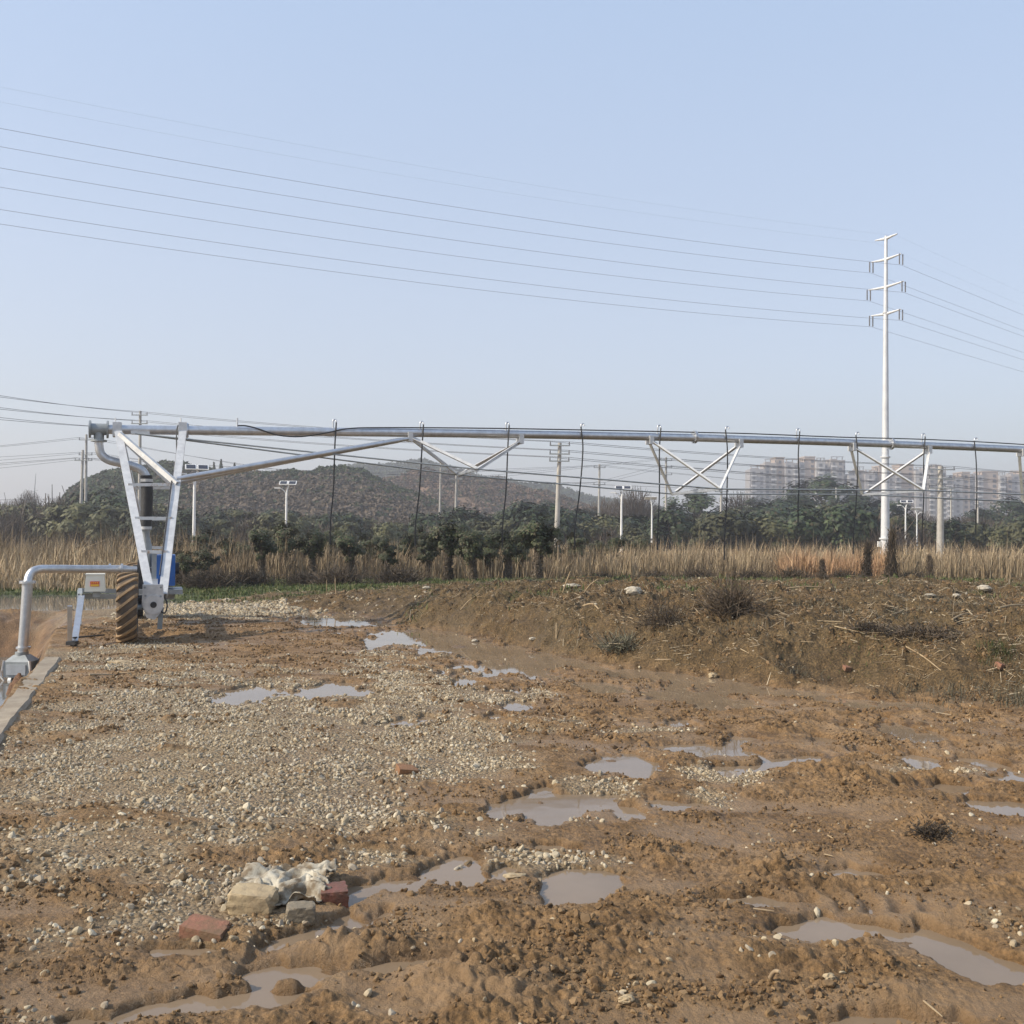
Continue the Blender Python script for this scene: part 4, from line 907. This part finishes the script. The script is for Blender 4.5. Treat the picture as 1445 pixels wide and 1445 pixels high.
# drop hoses with goosenecks
def drop(px, ytop, ypipe, bx, by, swap=False):
    base = M(px - 2, ypipe - 4); up = M(px - 2, ytop)
    h_ = PB().tube(smooth_path([base, M(px - 2, ytop + 3), M(px - 1, ytop + .5), M(px + 1.4, ytop + .3), M(px + 2.6, ytop + 3, -.02)] , 4), .014, 8).build('gooseneck', GALV)
    xh = px + (2.6 if not swap else -2.2)
    q = PB().tube(smooth_path([M(xh - (0 if not swap else 0), ytop + 4, -.09), M(px + .5, ypipe + 20, -.11), M((px + bx) / 2 + 1.5, (ypipe + by) / 2, -.1), M(bx + .3, by - 30, -.1), M(bx, by, -.08)], 5), .0135, 8).build('drop_hose', RUBBER)
for a in ((472, 592, 609.5, 466, 768), (595, 595, 611, 586, 770), (716, 596, 612.5, 709, 772), (822, 598, 614.5, 811, 772, True), (930, 600, 616.5, 928, 776), (1026, 602, 619, 1022, 790, True), (1126, 605, 622.5, 1126, 742), (1210, 610, 625.5, 1204, 782, True), (1303, 612, 628.5, 1301, 775), (1377, 618, 631.5, 1377, 754, True), (1462, 622, 636, 1462, 752)): drop(*a)
PB().tube(smooth_path([M(335, 603), M(335, 590)], 2), .014, 8).build('gooseneck', GALV)
PB().tube(smooth_path([M(335, 600.5, -.1), M(348, 601, -.1), M(364, 605, -.1), M(392, 614, -.1), (M(425, 616, -.1)), M(462, 610.5, -.1), M(490, 605, -.1), M(540, 603.5, -.05), M(700, 604.5, -.05), M(935, 609, -.05), M(1000, 610.5, -.04), M(1060, 612, -.05), M(1190, 617, -.05), M(1290, 619.5, -.05), M(1400, 624.5, -.05), M(1600, 637, -.05)], 4), .012, 6).build('control_cable', RUBBER)
rl = LG['r', 0]; PB().tube(smooth_path([M(256, 599), M(251, 601, -.12), M(249, 615, -.18), M(249, 650, -.5)] + [rl[0].lerp(rl[1], t) + V * -.07 - NRM * .03 for t in (.35, .6, .9)], 4), .010, 6).build('control_cable', RUBBER)
# base beam, wheels, gear boxes
wc = M(180, 857.5, -2.75)
gc_ = M(215.5, 848, -2.75)
def wheel(c, gearx):
    root = None; prof = [(-.10, .30), (-.15, .32), (-.178, .40), (-.170, .49), (-.15, .525), (-.08, .54), (.08, .54), (.15, .525), (.170, .49), (.178, .40), (.15, .32), (.10, .30)]
    nseg = 48; q = PB(); vs = []; Z = Vector((0, 0, 1))
    for i in range(nseg):
        a = 2 * math.pi * i / nseg; d = NRM * math.cos(a) + Z * math.sin(a)
        for x, r_ in [(.80 * a_, .912 * b_) for a_, b_ in prof]: vs.append(c + V * x + d * r_)
    k = len(prof); fs = [(i * k + j, ((i + 1) % nseg) * k + j, ((i + 1) % nseg) * k + (j + 1) % k, i * k + (j + 1) % k) for i in range(nseg) for j in range(k)]
    q.add(vs, fs, True); ty = q.build('wheel', TYRE_S)
    lq = PB()
    for i in range(20):
        a0 = 2 * math.pi * i / 20; vs = []; m_ = 8
        for t in np.linspace(0, 1, m_):
            x = (-.176 + .352 * t) * .80; a = a0 - .46 * t; hi = .566 if .1 < t < .9 else .548; lo = .50 if .1 < t < .9 else .47
            for da_, r_ in ((-.058, lo), (-.043, hi), (.043, hi), (.058, lo)): vs.append(c + V * x + (NRM * math.cos(a + da_) + Z * math.sin(a + da_)) * r_ * .912)
        lq.add(vs, [(j * 4 + q_, j * 4 + (q_ + 1) % 4, (j + 1) * 4 + (q_ + 1) % 4, (j + 1) * 4 + q_) for j in range(m_ - 1) for q_ in range(4)] + [(3, 2, 1, 0), (4 * m_ - 4, 4 * m_ - 3, 4 * m_ - 2, 4 * m_ - 1)])
    lq.build('tread', TYRE_M, ty); ty.location = (0, 0, 0)
    r_ = PB(); r_.disc(c, V, .27, .05, 24); r_.disc(c, V, .28, .16, 24); r_.disc(c + V * .1, V, .09, .08, 12); r_.build('rim', GALV_D, ty)
    return ty
wheel(wc, 0); wf = wc + NRM * 4.0; wheel(wf, 0)
for k, o_ in ((0, 0.0), (1, 4.0)):
    g_ = gc_ + NRM * o_
    q = PB(); Z = Vector((0, 0, 1)); hexa = [(-.14, .24), (.14, .24), (.155, .02), (.11, -.17), (.03, -.27), (-.08, -.24), (-.15, -.05)]
    vs = [g_ + V * x + Z * z - NRM * .055 for x, z in hexa] + [g_ + V * x + Z * z + NRM * .055 for x, z in hexa]; n7 = 7
    q.add(vs, [tuple(range(n7)), tuple(reversed(range(n7, 14)))] + [(i, n7 + i, n7 + (i + 1) % n7, (i + 1) % n7) for i in range(n7)]); pl = q.build('gear_plate', GALV)
    q = PB(); q.disc(g_ + Z * -.05 + V * .01 - NRM * .07, NRM, .14, .03, 24); q.build('gear_cover', GALV, pl)
    q = PB(); q.disc(g_ + Z * -.05 + V * .012 - NRM * .09, NRM, .045, .02, 16); q.build('shaft_hole', BLACKM, pl)
    q = PB(); [q.disc(g_ + V * x + Z * z - NRM * .06, NRM, .016, .02, 8) for x, z in ((-.11, .2), (.11, .2), (-.1, .08), (.11, .07))]; q.build('bolt', GALV_D, pl)
    q = PB(); q.tube([g_ + V * -.28 + Z * -.12 + NRM * .1, g_ + V * -.13 + Z * -.12 + NRM * .1], .115, 16); q.tube([g_ + V * -.24 + Z * .02 + NRM * .1, g_ + V * -.14 + Z * .02 + NRM * .1], .06, 10); q.build('drive_motor', BLACKM)
    q = PB(); wcc = wc + NRM * o_; q.tube([wcc, Vector((g_.x, g_.y, wcc.z))], .04, 10); q.build('axle', GALV_D)
q = PB(); q.bar(gc_ + Vector((0, 0, .13)), gc_ + NRM * 4.0 + Vector((0, 0, .13)), .13, .13, V); q.build('base_beam', GALV)
q = PB(); q.bar(gc_ + V * .12 + NRM * .1 + Vector((0, 0, -.1)), gc_ + V * .10 + NRM * .1 + Vector((0, 0, -.42)), .07, .03, V); q.build('stop_bracket', GALV_D)
q = PB(); q.tube(smooth_path([gc_ + V * .14 + Vector((0, 0, .1)), gc_ + V * .20 + Vector((0, 0, -.05)), gc_ + V * .17 + Vector((0, 0, -.18)), gc_ + V * .10 + Vector((0, 0, -.14))], 4), .012, 6); q.build('control_cable', RUBBER)
# pump, engine, tank
Z = Vector((0, 0, 1)); D_ = 17.6
pc = at(201, 806, D_)
q = PB(); q.disc(pc, V, .20, .16, 24); q.disc(pc - V * .11, V, .11, .08, 16); q.box(pc - Z * .24, .22, .3, .2, (V, NRM, Z)); q.tube([pc + Z * .15 + NRM * .05, at(207, 786, D_)], .085, 12); q.build('pump', BLACKM)
q = PB(); q.tube([pc + V * .08, at(221, 804, D_)], .045, 12); q.build('drive_shaft', GALV)
q = PB(); q.box(at(217.5, 806, D_ - .2), .085, .09, .66, (V, NRM, Z)); q.build('support_post', GALV_D)
ec = at(234, 804, D_ + .1); q = PB(); q.box(ec, .30, .6, .52, (V, NRM, Z)); eng = q.build('engine_housing', BLUE)
q = PB(); [q.box(ec + Z * (.12 - .06 * k) - NRM * .303, .2, .01, .02, (V, NRM, Z)) for k in range(4)]; q.build('vent_slat', BLUE, eng)
q = PB(); q.disc(at(247, 802, D_ + .1), V, .10, .14, 16); q.build('air_filter', BLACKM, eng)
q = PB(); q.box(ec - Z * .36 - V * .1, .75, .8, .08, (V, NRM, Z)); q.box(ec - Z * .45 - V * .1, .5, .1, .12, (V, NRM, Z)); q.build('engine_tray', GALV_D)
# cart frame to the left with guide leg
DL = 14.6
fa, fb = at(113, 841, 15.0), at(205, 842, 16.2); fa2, fb2 = at(113, 833, 16.4), at(206, 835, 17.4)
q = PB(); q.bar(fa, fb, .075, .06, Z); q.bar(fa2, fb2, .07, .06, Z); q.bar(fa, fa2, .07, .06, Z); q.build('cart_frame', GALV_D)
ft = at(102, 908, 14.15); ft.z = max(ft.z, .08)
q = PB(); q.bar(fa + V * .02, ft + Vector((.02, .03, 0)), .085, .03, V); q.build('guide_leg', GALV)
q = PB(); q.bar(at(98.5, 855, 14.0), ft - Vector((.02, .03, 0)), .06, .03, V); q.build('guide_leg', GALV)
q = PB(); q.bar(fa2, at(111, 882, 15.6), .08, .03, V); q.build('guide_leg', GALV_D)
q = PB(); q.box(ft - Z * .02, .13, .12, .05); q.tube([ft - Z * .02, ft - Z * .14], .03, 8); q.disc(ft - Z * .09 + Vector((.05, 0, 0)), (1, 0, 0), .045, .03, 12); q.build('guide_foot', BLACKM)
q = PB(); q.tube([ft + Vector((.2, .6, .03)), ft + Vector((.0, .02, .05))], .012, 6); q.build('guide_cable', BLACKM)
# control box
bc = at(134.5, 822.5, 15.1); q = PB(); q.box(bc, .285, .22, .245, (V, NRM, Z), .86); cb = q.build('control_box', CREAM)
q = PB(); q.box(bc + Z * .128, .262, .21, .022, (V, NRM, Z)); q.build('box_lid', CREAM, cb)
fc = bc - NRM * .1085 - Z * .005 
tilt = (NRM * .0145 + Z * .245).normalized(); fx = (V, tilt.cross(V) * -1, tilt)
q = PB(); q.box(fc - Z * .005 - NRM * .001, .125, .008, .075, (V, fx[1], tilt)); q.build('warning_label', SIGN_R, cb)
q = PB(); q.box(fc - Z * .025 - NRM * .004, .112, .006, .030, (V, fx[1], tilt)); [q.box(fc + Z * .012 - NRM * .004 + V * (-.04 + .026 * k), .014, .006, .018, (V, fx[1], tilt)) for k in range(4)]; q.build('label_text', SIGN_Y, cb)
q = PB(); q.box(bc - Z * .16 + V * .02, .1, .09, .09, (V, NRM, Z)); q.build('box_bracket', GALV_D)
# suction pipe and intake
DS = 16.9
PB().tube([at(193, 803, 17.4), at(184, 803, 17.35), at(176, 803, 17.3)], [.045, .05, .066], 14).build('pipe_reducer', GALV)
PB().tube(smooth_path([at(178, 803, 17.3), at(120, 803, 16.9), at(70, 802.8, 16.5), at(56, 803.2, 16.4), at(47, 806, 16.3), at(41.5, 812.5, 16.25), at(39, 822, 16.2)], 5), [.066] * 31, 16).build('suction_pipe', GALV)
for px in (155, 172): PB().disc(at(px, 803, 17.2), V, .09, .035).build('pipe_flange', GALV)
PB().disc(at(39.2, 821.5, 16.2), (0, 0, 1), .125, .035).build('pipe_flange', GALV)
PB().tube([at(39, 822, 16.2), at(36, 870, 16.2), at(32, 922, 16.2)], .079, 16).build('suction_drop_pipe', GALV)
PB().disc(at(33, 914, 16.2), (0, 0, 1), .11, .03).build('pipe_flange', GALV)
ic = at(30.5, 943, 16.2); q = PB(); q.box(ic, .40, .36, .24); q.box(ic + Z * .17, .40, .36, .10, None, .45); q.tube([ic + Z * .16, ic + Z * .26], .1, 12); ib = q.build('intake_box', GALV_D)
q = PB(); q.box(ic - Vector((0, .185, 0)), .30, .02, .16); q.build('screen_plate', GALV, ib)
q = PB()
for sx in (-1, 1):
    q.bar(ic + Vector((sx * .2, -.17, .14)), ic + Vector((sx * .235, -.19, -.1)), .03, .02); q.bar(ic + Vector((sx * .235, -.19, -.1)), ic + Vector((sx * .14, -.2, -.22)), .03, .02)
    q.disc(ic + Vector((sx * .10, -.1, -.2)), (1, 0, 0), .11, .05, 14)
q.build('intake_bracket', RUSTY, ib)
bpy.context.view_layer.update()

# ------------------------------------------------------------------ rubble and litter
def rock(name, px, py, sx, sy, sz, m, lab, cat, rz=0, amp=.14, boxy=False, sink=.3, sub=2, tilt=0):
    p = hit(px, py); v, f = ico(sub)
    if boxy:
        v = v / np.max(np.abs(v), axis=1)[:, None] ** .88
        v = v / np.abs(v).max(0)
    nz_ = np.array([1 + amp * float(gn(np.array([a[0] * 1.7 + px]), np.array([a[1] * 1.7 + a[2] * 2.3]), 5)[0]) + amp * .4 * random.uniform(-1, 1) * (0 if boxy else 1) for a in v]); v = v * nz_[:, None] * np.array([sx, sy, sz]) / 2
    o = mesh_np(name, v, f, m); o.location = p + Vector((0, 0, sz * (.5 - sink))); o.rotation_euler = (tilt, tilt * .6, rz); tag(o, lab, cat); return o
def brick(px, py, l, w, h, m, lab, rz, tilt=(0, 0), broken=0.0, sink=.25):
    import bmesh
    p = hit(px, py); bm = bmesh.new(); bmesh.ops.create_cube(bm, size=1)
    for v in bm.verts: v.co = Vector((v.co.x * l, v.co.y * w, v.co.z * h))
    bmesh.ops.subdivide_edges(bm, edges=bm.edges[:], cuts=5, use_grid_fill=True)
    for v in bm.verts:
        e = sum(abs(abs(c) - s / 2) < 1e-4 for c, s in zip(v.co, (l, w, h)))
        d = float(gn(np.array([v.co.x * 30 + px]), np.array([v.co.y * 30 + v.co.z * 41]), 8)[0])
        v.co *= 1 - (.022 if e >= 2 else 0) * (1 + 2.2 * d) - .022 * d
        if v.co.x > l * .2: v.co.x -= broken * (v.co.y / w + .5) * l * (v.co.x / l) + broken * .3 * d * l
    me = bpy.data.meshes.new('brick'); bm.to_mesh(me); bm.free()
    o = link('brick', me, m); o.location = p + Vector((0, 0, h * (.5 - sink))); o.rotation_euler = (tilt[0], tilt[1], rz); tag(o, lab, 'brick'); return o
brick(292, 1318, .19, .115, .085, BRICK, 'pale red brick sunk in the mud at the gravel edge', -.25, (.14, .10), .15, .48)
brick(473, 1268, .125, .115, .085, BRICK_W, 'dark wet red brick beside the torn white sack', .15, (.1, -.05), .25, .40)
brick(575, 1090, .15, .10, .06, BRICK_D, 'small orange-brown brick lump in the clay among the gravel', .4, (.2, .15), .5, .45)
brick(1412, 947, .10, .08, .06, BRICK, 'bright red brick fragment on the bank beside the grass tuft', .5, (.3, .2), .2, .1)
brick(1195, 948, .08, .07, .05, BRICK, 'dull red brick fragment low on the bank under the green patch', .3, (.3, .1), .2, .2)
rock('stone_block', 357, 1284, .205, .13, .115, STONE_T, 'tan squared stone block weighing down the front of the white sack', 'stone', -.12, .05, True, .2, 3, .1)
rock('stone_block', 424, 1297, .125, .10, .085, STONE_G, 'grey-brown stone half sunk in the puddle before the sack', 'stone', .2, .06, True, .25, 3)
rock('rock', 894, 837, .26, .2, .15, STONE_W, 'pale angular rock on the bank crest in the grass', 'rock', .2, .2)
rock('rock', 807, 829, .30, .2, .08, STONE_W, 'flat white rock on the bank crest beside an upright stalk', 'rock', .1, .2)
rock('rock', 1389, 834, .25, .2, .11, STONE_W, 'pale rounded rock on the bank before the right reeds', 'rock', .3, .2)
rock('rock', 1006, 957, .13, .09, .07, STONE_T, 'small yellow rock in the shallow water at the bank foot', 'rock', .5, .25)
rock('rock', 1350, 844, .14, .1, .06, STONE_W, 'white pebble-like rock on the bank, one of several before the right reeds', 'rock', .3, .25)
rock('rock', 1312, 842, .18, .1, .05, STONE_W, 'small flat white rock left of the others on the upper bank', 'rock', .2, .25)
rock('rock', 602, 832, .18, .1, .07, STONE_W, 'small white rock on the low end of the bank', 'rock', .3, .25)
rock('rock', 670, 906, .1, .07, .05, STONE_W, 'small white rock at the waterline of the bank-foot pool', 'rock', .3, .25)
rock('rock', 752, 904, .12, .06, .05, STONE_W, 'small pale rock under the bank by the pool', 'rock', .3, .25)
rock('concrete_shard', 172, 936, .34, .26, .05, STONE_T, 'flat pale concrete shard lying before the muddy tyre', 'concrete shard', -.2, .25, False, .4)
rock('concrete_shard', 725, 1238, .105, .07, .025, STONE_T, 'thin pale flat shard between two muddy pools', 'stone shard', .1, .25, False, .3)
rock('rock', 885, 1413, .06, .04, .03, STONE_T, 'pale stone lying in the nearest mud', 'rock', .2, .25)
rock('rock', 1170, 1383, .055, .04, .03, STONE_T, 'cream stone in the mud before the large pool', 'rock', .4, .25)
def bit(px0, py0, px1, py1, r, m, lab, name='stick', lift=0.01, air=0):
    a = hit(px0, py0) + Vector((0, 0, lift)); b = hit(px1, py1) + Vector((0, 0, lift))
    if air: b = at(px1, py1, a.y + random.uniform(-.15, .15))
    if (b - a).length < .45 and not air:
        o = MB().tube([a, a.lerp(b, .6), b], [r * .6, r * .6, r * .35], 5).build(name, m); return tag(o, lab, 'stick', 'sticks and stalks lying about')
    mid = a.lerp(b, .5) + Vector((random.uniform(-.02, .02), 0, random.uniform(0, .02))); mid.z = max(mid.z, gz_at(mid.x, mid.y) + lift * .6) if not air else mid.z
    o = MB().tube(smooth_path([a, mid, b], 3), [r, r, r, r * .9, r * .85, r * .8, r * .6], 6).build(name, m); tag(o, lab, 'stick', 'sticks and stalks lying about'); return o
bit(45, 1096, 80, 1086, .016, WOODP, 'pale flat wood splinter lying on the gravel beside the kerb', 'wood_splinter')
bit(126, 955, 163, 954, .018, WOODP, 'long pale stick lying on the pad before the tyre')
bit(166, 953, 190, 951, .012, WOODP, 'short pale stick right of the long one before the tyre')
bit(800, 862, 826, 847, .014, STALK, 'two-pronged pale stalk on the bank face under the flat white rock')
bit(823, 857, 849, 867, .013, STALK, 'pale knobbed stalk sloping down the bank face')
bit(794, 838, 805, 806, .012, STALK, 'upright dry stalk beside the flat white rock', air=1)
bit(824, 841, 844, 817, .010, STALK, 'slanting dry stalk right of the flat white rock', air=1)
bit(650, 862, 676, 838, .010, STALK, 'slanting dry stalk on the low bank', air=1)
bit(462, 842, 461, 818, .008, STALK, 'thin upright dry stalk, middle one of the left three by the grass', air=1)
bit(474, 840, 473, 815, .010, STALK, 'thicker upright dry stalk, tallest of the left three by the grass', air=1)
bit(785, 903, 785, 879, .009, STALK, 'short upright dry stalk at the pool edge', air=1)
bit(886, 872, 900, 877, .012, STALK, 'short pale stalk beside the thin twiggy weed')
bit(924, 934, 948, 935, .014, WOODP, 'bright pale stick lying by the moat water')
bit(1279, 915, 1328, 948, .009, STALK, 'long thin dry stalk slanting down the right bank')
bit(1178, 891, 1208, 895, .011, STALK, 'pale stalk left of the smaller blackened weed')
bit(1153, 878, 1189, 880, .010, STALK, 'long pale stalk lying level high on the bank')
bit(1225, 860, 1236, 852, .011, STALK, 'short stalk leaning on the upper bank')
bit(1257, 869, 1273, 863, .012, STALK, 'stalk lying above the wider blackened weed')
bit(1344, 876, 1366, 867, .012, STALK, 'pair of pale stalks right of the wider blackened weed')
bit(1410, 859, 1450, 855, .014, STALK, 'long bright stalk high on the bank at the frame edge')
bit(1416, 947, 1433, 958, .009, STALK, 'thin stalk beside the bright brick fragment')
bit(1196, 964, 1206, 955, .008, STALK, 'thin pale twig under the green grass patch')
bit(1045, 919, 1057, 924, .010, STALK, 'small stalk on the bank above the moat water')
bit(1110, 832, 1160, 830, .012, STALK, 'long pale stalk on the bank crest before the stumps')
bit(1060, 825, 1092, 842, .014, STALK, 'pale fallen branch beside the brush pile', air=1)
bit(1168, 1182, 1177, 1187, .006, STALK, 'straw piece in the open mud')
bit(1063, 1286, 1092, 1291, .007, WOODP, 'white straw lying beside the muddy water sheet')
bit(1087, 1385, 1100, 1371, .009, WOODP, 'short upright wooden peg stuck in the near mud', air=1)
bit(1303, 1418, 1330, 1440, .007, WOODP, 'long pale straw in the nearest mud')
bit(1163, 1209, 1176, 1212, .006, WOODP, 'bright straw in the middle of the mud')

# torn sack: crumpled sheet with folds
def sack():
    c = hit(402, 1262); n = 90; u, v = np.meshgrid(np.linspace(-1, 1, n), np.linspace(-1, 1, n)); th = np.arctan2(v, u); rr_ = np.sqrt(u * u + v * v)
    x = u * .26; y = v * .24
    x = x + .03 * fbm(u * 1.6, v * 1.6, 400, 3); y = y + .03 * fbm(u * 1.6 + 9, v * 1.6, 410, 3)
    wu = u + .25 * fbm(u * 1.2, v * 1.2, 418, 2); wv = v + .25 * fbm(u * 1.3, v * 1.3, 419, 2)
    fold = .034 * (1 - np.abs(gn(wu * .9 + .8 * wv, wv * 2.0 - .6 * wu, 420)) * 2.6) + .020 * (1 - np.abs(gn(wu * 1.6 - 1.2 * wv, wv * 3.6 + 1.1 * wu, 421)) * 2.4) + .004 * gn(u * 6, v * 7, 422)
    fold = np.where(fold > 0, fold, fold * .25)
    env = sm(1.28, .72, np.maximum(np.abs(u) + .18 * fbm(v * 2, u, 430, 2), np.abs(v) + .2 * fbm(u * 2, v, 431, 2)))
    z = .014 + fold * env + .02 * sm(-.6, .7, v)
    gr_ = ground(c.x + x.ravel(), c.y + y.ravel()).reshape(n, n)
    keep = (np.maximum(np.abs(u), np.abs(v)) + .22 * fbm(u * 1.9, v * 1.9, 440, 3) + .28 * (np.abs(u) * np.abs(v))) < .93
    vs = np.c_[x.ravel(), y.ravel(), (np.maximum(gr_ - c.z, -.02) + z).ravel()]
    I = np.arange(n - 1)[:, None] * n; J = np.arange(n - 1); q = np.stack([I + J, I + J + 1, I + n + J + 1, I + n + J], -1).reshape(-1, 4)
    kk = keep.ravel(); q = q[kk[q].all(1)]; used_ = np.unique(q); mp = np.full(n * n, -1); mp[used_] = np.arange(len(used_))
    o = mesh_np('torn_sack', vs[used_], mp[q], SACK, smooth=True); o.location = c; o.rotation_euler = (0, 0, -.08)
    md = o.modifiers.new('thick', 'SOLIDIFY'); md.thickness = .004; md.offset = 1
    tag(o, 'crumpled torn white woven sack lying in folds on the gravel', 'sack')
sack()

# ------------------------------------------------------------------ haze
HZ = bpy.data.materials.new('haze_air'); HZ.use_nodes = True; nt = HZ.node_tree; nt.nodes.clear(); out = nt.nodes.new('ShaderNodeOutputMaterial'); pv = nt.nodes.new('ShaderNodeVolumePrincipled')
pv.inputs['Color'].default_value = (.93, .91, .92, 1); pv.inputs['Density'].default_value = .00095; pv.inputs['Anisotropy'].default_value = .3; nt.links.new(pv.outputs[0], out.inputs['Volume'])
o = MB().box((0, 430, 24), 1500, 960, 54).build('haze', HZ); tag(o, kind='stuff')

# ------------------------------------------------------------------ light
EL = math.radians(36); SD = Vector((-.955, -.30, 0)).normalized() * math.cos(EL) + Vector((0, 0, math.sin(EL)))
sl = bpy.data.lights.new('sun', 'SUN'); sl.energy = 3.1; sl.angle = math.radians(1.0); sl.color = (1.0, .90, .75); so = bpy.data.objects.new('sun', sl); C.objects.link(so)
so.rotation_euler = SD.to_track_quat('Z', 'Y').to_euler(); so.location = (-20, -10, 30)
w = bpy.data.worlds.new('World'); S.world = w; w.use_nodes = True; nt = w.node_tree; bg = nt.nodes['Background']
sky = nt.nodes.new('ShaderNodeTexSky'); sky.sky_type = 'NISHITA'; sky.sun_disc = False; sky.sun_elevation = EL; sky.sun_rotation = math.atan2(SD.x, SD.y)
sky.air_density = 1.0; sky.dust_density = 2.2; sky.ozone_density = 1.6; sky.altitude = 50
tc = nt.nodes.new('ShaderNodeTexCoord'); sx = nt.nodes.new('ShaderNodeSeparateXYZ'); nt.links.new(tc.outputs['Generated'], sx.inputs[0])
veil = ramp(nt, math_(nt, 'MULTIPLY', sx.outputs[2], 1.0, True), [(0.0, (.272, .270, .284)), (.15, (.262, .280, .322)), (.5, (.212, .268, .358)), (1.0, (.15, .205, .31))])
mx = nt.nodes.new('ShaderNodeMix'); mx.data_type = 'RGBA'; mx.inputs[0].default_value = .7; nt.links.new(sky.outputs[0], mx.inputs[6])
sc_ = nt.nodes.new('ShaderNodeVectorMath'); sc_.operation = 'SCALE'; sc_.inputs['Scale'].default_value = 11.0; nt.links.new(veil, sc_.inputs[0]); nt.links.new(sc_.outputs[0], mx.inputs[7])
nt.links.new(mx.outputs[2], bg.inputs[0]); bg.inputs[1].default_value = .142
S.view_settings.view_transform = 'Standard'; S.view_settings.look = 'None'; S.view_settings.exposure = .72; S.view_settings.gamma = 1
S.render.engine = 'CYCLES'; S.cycles.use_denoising = True; S.cycles.max_bounces = 6; S.cycles.volume_bounces = 0; S.cycles.diffuse_bounces = 3
